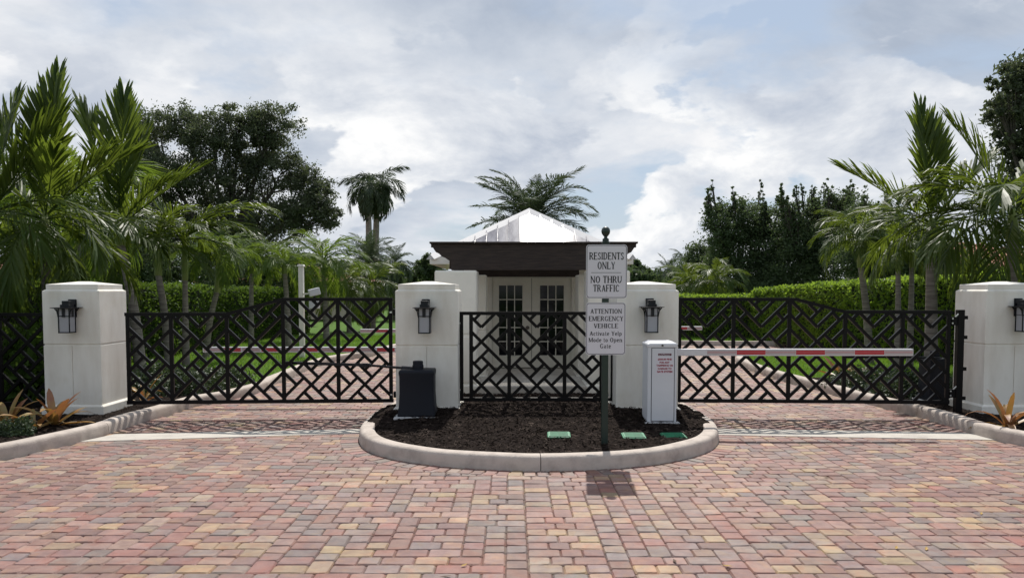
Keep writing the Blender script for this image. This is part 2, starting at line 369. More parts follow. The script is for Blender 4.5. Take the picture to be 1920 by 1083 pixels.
# concrete ribbons under the gates (outer ends a little nearer)
def ribbon_band(side):
    if side < 0: return [G(150, 828), G(680, 812), G(705, 803.5), G(215, 814)]
    return [G(1338, 815), G(1880, 825), G(1810, 811), G(1318, 803)]
RB = {s_: ribbon_band(s_) for s_ in (-1, 1)}
def shrink(poly, k): 
    c = sum((Vector((p.x, p.y, 0)) for p in poly), Vector()) / len(poly)
    return [(c.x + (p.x - c.x) * .985, c.y + (p.y - c.y) * k) for p in poly]
hw_ = np.array([b[2] / 2 for b in field]); hd_ = np.array([b[3] / 2 for b in field])
for s_ in (-1, 1):
    q4 = [(p.x, p.y) for p in RB[s_]]
    keep &= ~(inpoly(cxs - hw_, cys - hd_, q4) & inpoly(cxs + hw_, cys - hd_, q4) & inpoly(cxs - hw_, cys + hd_, q4) & inpoly(cxs + hw_, cys + hd_, q4))
ringin = inpoly(cxs, cys, [(p.x, p.y) for p in offset(ISL, -.13, True)])
keep &= ~ringin
cand = [(cys[i], i) for i in np.nonzero(keep)[0] if abs(cxs[i]) < cys[i] * .655 + .05 and cys[i] > 4.85]
cand.sort(); singles = set(i for _, i in cand[:300])
variants = {}
rr = random.Random(3); bv = []; bf = []; bcl = []
for i in np.nonzero(keep)[0]:
    x, y, w, d = field[i]; col = bcol()
    if i in singles:
        key = (round(w / U), round(d / U), rr.randrange(5))
        if key not in variants:
            v, f = brick_geo(w, d, rr); me = bpy.data.meshes.new('brick'); me.from_pydata(v, [], f); me.materials.append(MT['brick_one']); variants[key] = me
        o = link('brick', variants[key], drive); o.location = (cxs[i], cys[i], rr.uniform(-.0015, .0015)); o.color = (*col, 1)
    else:
        v, f = brick_geo(w, d, rr, dz=rr.uniform(-.0018, .0018)); k = len(bv)
        bv += [(a + cxs[i], b + cys[i], c) for a, b, c in v]; bf += [tuple(k + q for q in ff) for ff in f]; bcl += [col] * len(f)
def colmesh(name, v, f, cl, mat, parent):
    me = bpy.data.meshes.new(name); me.from_pydata(v, [], f); me.materials.append(MT[mat])
    at = me.attributes.new('Col', 'FLOAT_COLOR', 'FACE'); at.data.foreach_set('color', np.array([(*c, 1) for c in cl], np.float32).ravel())
    return link(name, me, parent)
stuff(colmesh('bricks', bv, bf, bcl, 'brick_all', drive))
# soldier course round the island kerb
bv = []; bf = []; bcl = []
tot = [0.]
for i in range(len(ISL)): tot.append(tot[-1] + (ISL[(i + 1) % len(ISL)] - ISL[i]).length)
def at_len(s_):
    s_ %= tot[-1]; i = int(np.searchsorted(tot, s_, 'right')) - 1; i = min(i, len(ISL) - 1)
    a = ISL[i]; b = ISL[(i + 1) % len(ISL)]; t = (b - a).normalized(); return a + t * (s_ - tot[i]), t
q = 0.
while q < tot[-1] - .1:
    p, t = at_len(q); nrm = Vector((t.y, -t.x, 0)); c = p + nrm * .112
    if c.y < 26:
        v, f = brick_geo(.125, .235, rr, dz=.004); k = len(bv)
        for a, b, z in v: w_ = c + t * a + nrm * b; bv.append((w_.x, w_.y, z))
        bf += [tuple(k + h for h in ff) for ff in f]; bcl += [bcol()] * len(f)
    q += .125
stuff(colmesh('border_bricks', bv, bf, bcl, 'brick_all', drive))
for s_ in (-1, 1):
    r_ = MB(); q4 = RB[s_]; r_.add([(p.x, p.y, -.03) for p in q4] + [(p.x, p.y, .006) for p in q4], [(4, 5, 6, 7), (0, 1, 5, 4), (1, 2, 6, 5), (2, 3, 7, 6), (3, 0, 4, 7)])
    r_.build('concrete_ribbon', 'ribbon', drive)

# kerbs, cast in lengths with open joints
KP = [(0, -.03), (.0, .03), (.010, .105), (.018, .130), (.034, .146), (.060, .153), (.15, .153), (.178, .148), (.192, .13), (.195, -.03)]
def kerb(name, path, closed, seglen, phase=0.):
    root = None
    L = [0.]
    pp = path + [path[0]] if closed else path
    for i in range(len(pp) - 1): L.append(L[-1] + (pp[i + 1] - pp[i]).length)
    inn = {}
    nrm = []
    for i in range(len(pp)):
        if closed: a = path[(i - 1) % len(path)]; b = path[(i + 1) % len(path)]
        else: a = pp[max(i - 1, 0)]; b = pp[min(i + 1, len(pp) - 1)]
        t = (b - a).normalized(); nrm.append(Vector((-t.y, t.x, 0)))
    cuts = [0.]; c = phase if phase else seglen
    while c < L[-1] - .5: cuts.append(c); c += seglen
    cuts.append(L[-1])
    def pt(s_):
        i = min(max(int(np.searchsorted(L, s_, 'right')) - 1, 0), len(pp) - 2); u = (s_ - L[i]) / max(1e-6, L[i + 1] - L[i])
        return pp[i].lerp(pp[i + 1], u), nrm[i].lerp(nrm[i + 1], u).normalized()
    root = bpy.data.objects.new(name, None); COL.objects.link(root); struct(root)
    for a, b in zip(cuts[:-1], cuts[1:]):
        ss = [a + .004] + [s_ for s_ in L if a + .02 < s_ < b - .02] + [b - .004]
        mb = MB(); n = len(KP)
        for s_ in ss:
            p, nn = pt(s_); wv = mnoise.noise(Vector((p.x * 1.3, p.y * 1.3, 1.))) * .006
            for d, z in KP: mb.v.append((p.x + nn.x * (d + wv), p.y + nn.y * (d + wv), z + (wv * .6 if z > 0 else 0)))
        for i in range(len(ss) - 1):
            for k in range(n - 1):
                q_ = i * n + k; mb.f.append((q_, q_ + 1, q_ + n + 1, q_ + n)); mb.mi.append(0)
        mb.f.append(tuple(range(n))); mb.mi.append(0); e = (len(ss) - 1) * n; mb.f.append(tuple(range(e + n - 1, e - 1, -1))); mb.mi.append(0)
        mb.build('kerb_segment', 'concrete', root, smooth=True)
    return root
# phase so that one joint falls at the middle of the island's front
jt = G(1014, 883); best = min(range(len(ISL)), key=lambda i: (ISL[i] - Vector((jt.x, jt.y, 0))).length)
kerb('island_kerb', ISL, True, 4.1, tot[best] % 4.1)
kerb('kerb', LK, False, 3.05, 1.9)
kerb('kerb', list(reversed(RK)), False, 3.05, 2.2)
kerb('kerb', FK, False, 3.05)

# beds, lawns
def mulch_z(x, y):
    base = .105 + .125 * math.exp(-((y - 10.6) / 1.1) ** 2) * math.exp(-((x - .35) / 2.6) ** 4)
    return base + mnoise.noise(Vector((x * 2.2, y * 2.2, 0))) * .022 + mnoise.noise(Vector((x * 9, y * 9, 3))) * .012
def bedmesh(name, poly, zf, mat, step, x0, x1, y0, y1):
    xs = np.arange(x0, x1, step); ys = np.arange(y0, y1, step); nx, ny = len(xs), len(ys)
    XX, YY = np.meshgrid(xs, ys); ok = inpoly(XX + step / 2, YY + step / 2, poly)
    idx = {}; v = []; f = []
    def vi(i, j):
        if (i, j) not in idx:
            idx[(i, j)] = len(v); v.append((xs[i] if i < nx else xs[-1] + step, ys[j] if j < ny else ys[-1] + step, 0))
        return idx[(i, j)]
    for j in range(ny - 1):
        for i in range(nx - 1):
            if ok[j, i]: f.append((vi(i, j), vi(i + 1, j), vi(i + 1, j + 1), vi(i, j + 1)))
    v = [(a, b, zf(a, b)) for a, b, _ in v]
    me = bpy.data.meshes.new(name); me.from_pydata(v, [], f); me.materials.append(MT[mat]); me.shade_smooth()
    return link(name, me)
ins = [(p.x, p.y) for p in offset(ISL, .10, True)]
struct(bedmesh('mulch_bed', ins, mulch_z, 'mulch', .06, -2.4, 3.1, 7.6, 14.6))
struct(bedmesh('island_lawn', ins, lambda x, y: .10, 'lawn', .25, -2.6, 3.2, 14.5, 25.))
Lout = [(p.x, p.y) for p in offset(LK, .10, False)]
left_ground = Lout + [(-60, 40.), (-60, 3.)]
lz = lambda x, y: .10 + mnoise.noise(Vector((x * 2.5, y * 2.5, 5))) * .02 + mnoise.noise(Vector((x * 9, y * 9, 3))) * .01
Ro = list(reversed(RK)); Rout = [(p.x, p.y) for p in offset(Ro, .10, False)]
right_ground = Rout + [(14., 5.6), (14., 22.6)]
lbed = lambda: None
def clip_y(poly, y0, y1): return poly
struct(bedmesh('planting_bed', left_ground, lz, 'mulch', .08, -10.5, -3.8, 5.6, 14.1))
struct(bedmesh('planting_bed', right_ground, lz, 'mulch', .08, 5.0, 11.5, 5.6, 15.4))
flat = lambda x, y: .105 + mnoise.noise(Vector((x * .7, y * .7, 9))) * .02
struct(bedmesh('lawn', left_ground, flat, 'lawn', .2, -24., -1.4, 14.0, 34.))
struct(bedmesh('lawn', right_ground, flat, 'lawn', .2, 5.0, 14., 15.3, 22.8))
Fo = [(p.x, p.y) for p in offset(list(FK), -.10, False)]
far_ground = [(p.x, p.y) for p in FK] + [(-3., 60.), (40., 60.), (40., 25.)]
struct(bedmesh('lawn', far_ground, lambda x, y: .105, 'lawn', .4, -3., 40., 25., 60.))

# mulch chips
def chips(name, poly, zf, n, x0, x1, y0, y1, seed, smin=.008, smax=.038):
    r_ = np.random.default_rng(seed); x = r_.uniform(x0, x1, n * 2); y = r_.uniform(y0, y1, n * 2)
    ok = inpoly(x, y, poly); x = x[ok][:n]; y = y[ok][:n]; m = len(x)
    a = r_.uniform(0, 6.28, m); L_ = r_.uniform(smin, smax, m); Wd = r_.uniform(.003, .008, m)
    z = np.array([zf(p, q_) for p, q_ in zip(x, y)]) + r_.uniform(.002, .016, m); ti = r_.uniform(-.45, .45, m); ro = r_.uniform(-.7, .7, m)
    ux = np.stack([np.cos(a) * np.cos(ti), np.sin(a) * np.cos(ti), np.sin(ti)], 1) * L_[:, None]
    wx = np.stack([-np.sin(a) * np.cos(ro), np.cos(a) * np.cos(ro), np.sin(ro)], 1) * Wd[:, None]
    c = np.stack([x, y, z], 1)
    v = np.stack([c - ux - wx, c + ux - wx, c + ux + wx, c - ux + wx], 1).reshape(-1, 3)
    return stuff(link(name, fastmesh(name, v, np.arange(m * 4).reshape(-1, 4), 'chip')))
chips('mulch_chips', [(p.x, p.y) for p in offset(ISL, .2, True)], mulch_z, 16000, -2.3, 3., 7.9, 12.9, 5)
chips('mulch_chips', [(p.x, p.y) for p in offset(LK, .2, False)] + [(-60, 40.), (-60, 3.)], lz, 4000, -7.5, -4.6, 7.6, 13.6, 6)
chips('mulch_chips', [(p.x, p.y) for p in offset(Ro, .2, False)] + [(14., 5.6), (14., 22.6)], lz, 3500, 5.5, 8.2, 8.2, 14.5, 8)

def grass(name, poly, n, x0, x1, y0, y1, h, seed, zf=flat):
    r_ = np.random.default_rng(seed); x = r_.uniform(x0, x1, n); y = r_.uniform(y0, y1, n); ok = inpoly(x, y, poly); x = x[ok]; y = y[ok]; m = len(x)
    a = r_.uniform(0, 6.28, m); hh = r_.uniform(.5, 1.2, m) * h; w = r_.uniform(.004, .010, m)
    c = np.stack([x, y, np.full(m, .10)], 1); s_ = np.stack([np.cos(a), np.sin(a), 0 * a], 1) * w[:, None]
    tip = c + np.stack([r_.normal(0, .4, m) * hh, r_.normal(0, .4, m) * hh, hh], 1)
    v = np.stack([c - s_, c + s_, tip], 1).reshape(-1, 3)
    return stuff(link(name, fastmesh(name, v, np.arange(m * 3).reshape(-1, 3), 'blade', tris=True)))
grass('grass', [(p.x, p.y) for p in offset(LK, .22, False)] + [(-60, 40.), (-60, 3.)], 52000, -9.4, -2., 13.9, 29., .085, 21)
grass('grass', [(p.x, p.y) for p in offset(Ro, .22, False)] + [(14., 5.6), (14., 22.6)], 26000, 5.2, 10.5, 15.2, 22.4, .085, 22)
grass('grass', far_ground, 14000, -1., 12., 25.9, 30., .10, 23)

# ------------------------------------------------------------------ pillars with lanterns
def pillar(label, x0, x1, y0, dep, z_base):
    t = thing('gate_pillar', label, 'pillar', ((x0 + x1) / 2, y0 + dep / 2, 0), 0, 'white gate pillars')
    a = (x1 - x0) / 2; b = dep / 2; zg = 1.075; zt = 1.825
    mb = MB(); mb.box(-a + .012, a - .012, -b + .012, b - .012, z_base, zt - .02); mb.build('core', 'stucco', t)
    MB().box(-a, a, -b, b, zg + .009, zt).build('upper_block', 'stucco', t, bevel=.008)
    for s_ in (-1, 1):
        m_ = MB(); xx = sorted((s_ * .003, s_ * a)); m_.box(xx[0], xx[1], -b, b, .23, zg - .009); m_.build('lower_block', 'stucco', t, bevel=.006)
    e = .035
    m_ = MB(); m_.frus((-a - e, a + e, -b - e, b + e, z_base - .1), (-a - e, a + e, -b - e, b + e, .205)); m_.frus((-a - e, a + e, -b - e, b + e, .205), (-a - .004, a + .004, -b - .004, b + .004, .232))
    m_.build('plinth', 'stucco', t, bevel=.004)
    c = .035
    m_ = MB(); m_.frus((-a, a, -b, b, zt), (-a + c, a - c, -b + c, b - c, zt + .022)); m_.box(-a + c, a - c, -b + c, b - c, zt + .022, zt + .092)
    m_.frus((-a + c, a - c, -b + c, b - c, zt + .092), (-.06, .06, -.06, .06, zt + .135)); m_.build('cap', 'stucco', t, bevel=.006)
    return t
pillar('white stucco gate pillar behind orange bromeliads, left of the left gate', -6.56, -5.76, 10.8, .76, 0)
pillar('white stucco pillar behind the black gate operator box', -1.60, -.745, 10.6, .84, 0)
pillar('white stucco pillar behind the white barrier cabinet', 1.435, 2.285, 10.6, .84, 0)
pillar('white stucco gate pillar beside the right gate post, lantern at the picture edge', 6.62, 7.46, 10.8, .76, 0)

def lantern(label, x, y, z):   # z is the height of the brim; y the wall face
    t = thing('wall_lantern', label, 'lantern', (x, y, z), 0, 'black wall lanterns on the pillars')
    yc = -.155
    MB().box(-.055, .055, -.022, 0.0, -.135, .115).build('backplate', 'black', t, bevel=.004)
    m_ = MB(); m_.box(-.05, .05, yc - .03, -.02, .045, .095); m_.box(-.062, .062, yc - .055, yc + .075, .008, .046); m_.build('top_box', 'black', t, bevel=.004)
    m_ = MB(); m_.frus((-.085, .085, yc - .085, yc + .085, -.014), (-.146, .146, yc - .146, yc + .146, .0)); m_.box(-.146, .146, yc - .146, yc + .146, .0, .006); m_.build('brim', 'black', t)
    m_ = MB()
    for sx in (-1, 1):
        for sy in (-1, 1):
            m_.box(sx * .074 - .006, sx * .074 + .006, yc + sy * .074 - .006, yc + sy * .074 + .006, -.338, -.012)
            m_.bar((sx * .076, yc + sy * .074, -.13), (sx * .098, yc + sy * .074, -.016), .012, .012); m_.bar((sx * .09, yc + sy * .074, -.05), (sx * .125, yc + sy * .074, -.006), .012, .012)
    for z0, z1 in ((-.345, -.33), (-.118, -.108)):
        for s_ in (-1, 1):
            m_.box(-.081, .081, yc + s_ * .074 - .007, yc + s_ * .074 + .007, z0, z1); m_.box(s_ * .074 - .0066, s_ * .074 + .0066, yc - .0666, yc + .0666, z0 + .001, z1 - .001)
    m_.build('cage', 'black', t)
    for k in range(4):
        g_ = MB(); r_ = .066
        if k == 0: g_.box(-r_, r_, yc - .071, yc - .068, -.33, -.015)
        if k == 1: g_.box(-r_, r_, yc + .068, yc + .071, -.33, -.015)
        if k == 2: g_.box(-.071, -.068, yc - r_, yc + r_, -.33, -.015)
        if k == 3: g_.box(.068, .071, yc - r_, yc + r_, -.33, -.015)
        g_.build('glass_pane', 'frost', t)
    MB().box(-.022, .022, yc - .086, yc - .0815, -.125, -.012).build('front_clip', 'black', t)
    MB().box(.0815, .086, yc - .02, yc + .02, -.125, -.012).build('side_clip', 'black', t)
    return t
lantern('black lantern on the pillar behind the orange bromeliads', -6.13, 10.8, 1.595)
lantern('black lantern above the black gate operator box', -1.18, 10.6, 1.60)
lantern('black lantern between the sign post and the right gate, above the white cabinet', 1.885, 10.6, 1.61)
lantern('black lantern cut by the right picture edge', 7.06, 10.8, 1.61)

# ------------------------------------------------------------------ fretwork gates
UN = .1041
def lattice(width, zc, kmax, mirror, half):
    """bars (p,q) in panel coordinates around the panel centre; half = half width"""
    big = 40; Bk = []; Fw = []
    for k in (-1, 0, 1):
        c = -3 * k
        Bk += [(c + 1, -big, c), (c - 1, c, big)]; Fw += [(c - 1, c + 1, big), (c + 1, -big, c - 1)]
        if k < 1:
            Bk += [(c, c - 3, big), (c - 1, c - 3, c - 1), (c - 2, c - 2, c)]; Fw += [(c, c - 3, big), (c - 1, c - 2, c), (c - 2, c - 3, c - 1)]
        else:
            Bk += [(c, -big, big), (c - 1, -big, c - 1), (c - 2, -big, c - 2), (c - 3, c - 1, c)]
            Fw += [(c, -big, big), (c - 1, -big, c - 1), (c - 2, -big, c - 1), (c - 3, -big, c - 2), (c - 3, c - 1, c)]
    out = []
    def xy(i, j): return ((j - i) * UN * (-1 if mirror else 1), zc - (i + j) * UN)
    for i, a, b in Bk:
        if a <= -big: a = i - half / UN
        if b >= big: b = i + half / UN
        a = max(a, i - half / UN); b = min(b, i + half / UN)
        if b - a > .3: out.append((xy(i, a), xy(i, b), 0))
    for j, a, b in Fw:
        if a <= -big: a = j - half / UN
        if b >= big: b = j + half / UN
        a = max(a, j - half / UN); b = min(b, j + half / UN)
        if b - a > .3: out.append((xy(a, j), xy(b, j), 1))
    return out
def clipbar(p, q, x0, x1, z0, topf):
    """clip the segment to the panel rectangle with a straight sloping top"""
    (ax, az), (bx, bz) = p, q; t0, t1 = 0., 1.
    dx, dz = bx - ax, bz - az
    zt0, zt1 = topf(x0), topf(x1); sl_ = (zt1 - zt0) / (x1 - x0)
    cons = [(-dx, ax - x0), (dx, x1 - ax), (-dz, az - z0), (dz - sl_ * dx, zt0 + sl_ * (ax - x0) - az)]
    for pp_, qq in cons:
        if abs(pp_) < 1e-9:
            if qq < 0: return None
        else:
            r_ = qq / pp_
            if pp_ < 0: t0 = max(t0, r_)
            else: t1 = min(t1, r_)
    if t1 - t0 < 1e-4: return None
    a = (ax + dx * t0, az + dz * t0); b = (ax + dx * t1, az + dz * t1)
    if math.hypot(b[0] - a[0], b[1] - a[1]) < .045: return None
    return a, b
def fretgate(name, label, cat, A, B, stiles, centres, zbot, topf, zc, mirror, kmax=3, half=.397, skip_end=()):
    """stiles and centres as distances along A->B"""
    d = Vector((B.x - A.x, B.y - A.y, 0)); rz = math.atan2(d.y, d.x)
    t = thing(name, label, cat, (A.x, A.y, 0), rz); L_ = d.length
    MB().box(-.024, L_ + .024, -.024, .024, zbot, zbot + .052).build('bottom_rail', 'gate', t, bevel=.004)
    xs = sorted(set([0, L_] + [s_ for s_ in stiles])); brk = sorted(set([-.024, L_ + .024] + [s_ for s_ in topf.brk]))
    for a, b in zip(brk[:-1], brk[1:]):
        m_ = MB(); za, zb = topf(a), topf(b)
        m_.hexa([(a, -.025, za - .048), (b, -.025, zb - .048), (b, .025, zb - .048), (a, .025, za - .048), (a, -.025, za), (b, -.025, zb), (b, .025, zb), (a, .025, za)])
        m_.build('top_rail', 'gate', t)
    for s_ in stiles: MB().box(s_ - .026, s_ + .026, -.0225, .0225, zbot + .05, topf(s_) - .046).build('stile', 'gate', t, bevel=.004)
    n = 0
    for a, b, c in centres:
        for p, q_, o in lattice(b - a, zc, kmax, mirror, half):
            cl = clipbar((p[0] + c, p[1]), (q_[0] + c, q_[1]), a + .005, b - .005, zbot + .03, lambda x: topf(x) - .03)
            if cl is None: continue
            (x0, z0), (x1, z1) = cl
            MB().bar((x0, 0, z0), (x1, 0, z1), .043, .038 if o == 0 else .034).build('lattice_bar', 'gate', t); n += 1
    return t, L_
class Top:
    def __init__(s, pts): s.p = pts; s.brk = [x for x, _ in pts[1:-1]]
    def __call__(s, x):
        for (a, za), (b, zb) in zip(s.p[:-1], s.p[1:]):
            if x <= b: return za + (zb - za) * (x - a) / (b - a) if b > a else za
        return s.p[-1][1]
# left gate
A = P(242, 755, 10.95); B = P(735, 750, 11.15); A.z = B.z = 0; Lg = (B - A).length
mL = lambda px: (px - 242) / (735 - 242) * Lg
st = [mL(v) for v in (243.5, 323, 426, 531, 634, 733.5)]
cen = [(st[i], st[i + 1], (st[i] + st[i + 1]) / 2 if i else st[1] - (st[2] - st[1]) / 2) for i in range(5)]
zl, zh = 1.52, 1.73
lg, _ = fretgate('swing_gate', 'dark fretwork driveway gate on the left, between the bromeliad pillar and the operator box', 'gate', A, B, st, cen, .215,
                 Top([(-1, zl), (mL(426), zl), (mL(531), zh), (Lg + 1, zh)]), (.478), True)
for z in (.33, 1.52):
    m_ = MB(); m_.box(Lg + .024, Lg + .085, -.03, .03, z - .045, z + .045); m_.build('hinge', 'gate', lg, bevel=.004)
    MB().box(Lg - .02, Lg + .01, -.034, -.026, z - .012, z + .012).build('bolt', 'steel', lg)
# right gate
A2 = P(1271, 748, 11.15); B2 = P(1776, 752, 10.98); A2.z = B2.z = 0; Lr = (B2 - A2).length
mR = lambda px: (px - 1271) / (1776 - 1271) * Lr
st = [mL_ for mL_ in (mR(1272.5), mR(1374.5), mR(1479), mR(1583), mR(1689.5), mR(1774.5))]
cen = [(st[i], st[i + 1], (st[i] + st[i + 1]) / 2 if i < 4 else st[4] + (st[4] - st[3]) / 2) for i in range(5)]
rg, _ = fretgate('swing_gate', 'dark fretwork driveway gate on the right, behind the red and white barrier arm', 'gate', A2, B2, st, cen, .215,
                 Top([(-1, zh), (mR(1490), zh), (mR(1583), zl + .03), (Lr + 1, zl + .03)]), .478, False)
MB().box(Lr + .10, Lr + .19, -.045, .045, .0, 1.56).build('hinge_post', 'gate', rg, bevel=.006)
for z in (.37, 1.40):
    m_ = MB(); m_.box(Lr + .02, Lr + .10, -.03, .03, z - .06, z + .06); m_.build('hinge', 'gate', rg, bevel=.004)
    for zz_ in (z - .03, z + .035): MB().box(Lr + .015, Lr + .035, -.04, -.029, zz_ - .01, zz_ + .01).build('bolt', 'steel', rg)
    MB().bar((Lr + .06, -.036, z + .06), (Lr + .11, -.036, z + .11), .012, .01).build('hinge_strap', 'steel', rg)
for z in (.3, .72, 1.17, 1.45): MB().box(Lr + .19, Lr + .245, -.02, .02, z - .025, z + .025).build('wall_bracket', 'gate', rg)
# centre panel gate
A3 = P(865, 700, 11.0); B3 = P(1149, 700, 11.0); A3.z = B3.z = 0; Lc = (B3 - A3).length
mC = lambda px: (px - 865) / (1149 - 865) * Lc
st = [mC(v) for v in (865.5, 883.5, 954.7, 1058.5, 1127.5, 1148.5)]; hp = (st[3] - st[2]) / 2
cen = [(st[1], st[2], st[2] - hp), (st[2], st[3], st[2] + hp), (st[3], st[4], st[3] + hp)]
cg, _ = fretgate('fixed_panel', 'dark fretwork panel between the two middle pillars, in front of the guardhouse door', 'gate panel', A3, B3, st, cen, .255, Top([(-1, 1.532), (9, 1.532)]), .478, False)
for s_, xx in ((-1, -.024), (1, Lc + .024)):
    for z in (.42, 1.37):
        a, b = sorted((xx, xx + s_ * .045)); MB().box(a, b, -.03, .03, z - .035, z + .035).build('bracket', 'gate', cg, bevel=.003)
        MB().box(xx - .012, xx + .012, -.034, -.026, z - .01, z + .01).build('bolt', 'steel', cg)
# outer fence on the left
A4 = Vector((-9.45, 11.15, 0)); B4 = Vector((-6.57, 11.15, 0)); Lf = (B4 - A4).length
st = [.02, .46, 1.255, 2.05, 2.845]
fretgate('fretwork_fence', 'dark fretwork fence panel left of the bromeliad pillar', 'fence', A4, B4, st, [(st[0], st[1], st[1] - .397)] + [(st[i], st[i + 1], (st[i] + st[i + 1]) / 2) for i in (1, 2, 3)], .17, Top([(-1, 1.51), (9, 1.51)]), .452, True)

# ------------------------------------------------------------------ gate operators
def operator(label, x0, x1, y0, dep, zb, zt, arm=None, group='black gate operators'):
    xc = (x0 + x1) / 2; t = thing('gate_operator', label, 'gate operator', (xc, y0 + dep / 2, zb), 0, group); a = (x1 - x0) / 2; b = dep / 2; h = zt - zb
    MB().frus((-a - .07, a + .10, -b - .07, b + .07, -.2), (-a - .06, a + .09, -b - .06, b + .06, 0.)).build('concrete_pad', 'pad', t, bevel=.01)
    prof = [(0, 1.07), (.05, 1.06), (.22, 1.0), (.5, .965), (.85, .965), (.92, 1.0), (.97, 1.0), (1., .95)]
    m_ = MB(); o = 0
    for z, k in prof: m_.v += [(-a * k, -b * k, z * h), (a * k, -b * k, z * h), (a * k, b * k, z * h), (-a * k, b * k, z * h)]
    for i in range(len(prof) - 1):
        for q_ in range(4): m_.f.append((i * 4 + q_, i * 4 + (q_ + 1) % 4, (i + 1) * 4 + (q_ + 1) % 4, (i + 1) * 4 + q_)); m_.mi.append(0)
    m_.f.append((3, 2, 1, 0)); m_.mi.append(0); e = (len(prof) - 1) * 4; m_.f.append((e, e + 1, e + 2, e + 3)); m_.mi.append(0)
    m_.build('cover', 'plastic', t, bevel=.012, smooth=True)
    m_ = MB(); m_.lathe([(.075, 0), (.075, .05), (.068, .055), (.068, .10), (.06, .108)], (a * .02, 0, h), 20); m_.build('hub', 'plastic', t, smooth=True)
    return t
YO = 10.02
oL = operator('black plastic gate operator box with an arm to the left gate', P(747, 700, YO).x, P(813, 700, YO).x, YO, .36, .19, P(780, 694, YO).z)
hub = P(775, 691, YO + .18) - oL.location; elb = P(686, 684, 10.86) - oL.location; end = P(533, 679.5, 11.2) - oL.location
MB().tube([hub, hub.lerp(elb, .22), hub.lerp(elb, .221), elb], [.027, .027, .017, .017], 10).build('drive_arm', 'black', oL)
MB().box(elb.x - .07, elb.x + .07, elb.y - .03, elb.y + .03, elb.z - .03, elb.z + .025).build('elbow', 'black', oL, bevel=.006)
MB().bar(elb, end, .032, .04, (0, 0, 1)).build('link_arm', 'black', oL)
YO2 = 11.9
oR = operator('black plastic gate operator box behind the right gate, beside the gate post', P(1744, 700, YO2).x, P(1782, 700, YO2).x, YO2, .36, .12, P(1760, 672, YO2).z)
hub = P(1765, 671, YO2 + .1) - oR.location; elb = P(1690, 668, 11.55) - oR.location; end = P(1585, 669, 11.35) - oR.location
MB().tube([hub, elb], .018, 10).build('drive_arm', 'black', oR)
MB().box(elb.x - .06, elb.x + .06, elb.y - .025, elb.y + .025, elb.z - .025, elb.z + .025).build('elbow', 'black', oR, bevel=.006)
MB().bar(elb, end, .032, .036, (0, 0, 1)).build('link_arm', 'black', oR)

# ------------------------------------------------------------------ lettering
def fontmesh(text, size, shear=0., bold=0.):
    cu = bpy.data.curves.new('text', 'FONT'); cu.body = text; cu.size = size; cu.align_x = 'CENTER'; cu.align_y = 'CENTER'; cu.shear = shear; cu.offset = bold; cu.resolution_u = 2
    o = bpy.data.objects.new('text', cu); COL.objects.link(o); dg = bpy.context.evaluated_depsgraph_get(); me = bpy.data.meshes.new_from_object(o.evaluated_get(dg))
    bpy.data.objects.remove(o); bpy.data.curves.remove(cu); return me
def sans_line(name, text, cx, cz, w, h, y, mat, parent, shear=0., bold=0.):
    me = fontmesh(text, 1., shear, bold); co = np.empty(len(me.vertices) * 3); me.vertices.foreach_get('co', co); co = co.reshape(-1, 3)
    mn, mx = co.min(0), co.max(0); out = np.zeros_like(co)
    out[:, 0] = cx + ((co[:, 0] - mn[0]) / (mx[0] - mn[0]) - .5) * w; out[:, 2] = cz + ((co[:, 1] - mn[1]) / (mx[1] - mn[1]) - .5) * h; out[:, 1] = y
    me.vertices.foreach_set('co', out.ravel()); me.materials.clear(); me.materials.append(MT[mat]); me.update(); return link(name, me, parent)
SX = .68     # x-height
def V_(x, a=0., b=1., sb=1, stp=1, w=.19):
    w = .13 if w < .1 else w + .03
    r_ = [('r', x - w / 2, x + w / 2, a, b)]
    if sb: r_.append(('r', x - w / 2 - .09, x + w / 2 + .09, a, a + .05))
    if stp: r_.append(('r', x - w / 2 - .09, x + w / 2 + .09, b - .05, b))
    return r_
def V2(x, a, b): return [('r', x - .075, x + .075, a, b), ('r', x - .165, x + .075, b - .05, b), ('r', x - .165, x + .165, a, a + .05)]
def hb(x0, x1, z, t=.10): return [('r', x0, x1, z - t / 2, z + t / 2)]
def dg(x0, z0, x1, z1, w): return [('d', x0, z0, x1, z1,   .13 if w < .1 else w + .06)]
def arc(cx, cz, rx, rz, a0, a1, w=.15): return [('a', cx, cz, rx, rz, a0, a1, w + .06)]
def srf(x, z, w=.26): return [('r', x - w / 2, x + w / 2, z - .025, z + .025)]
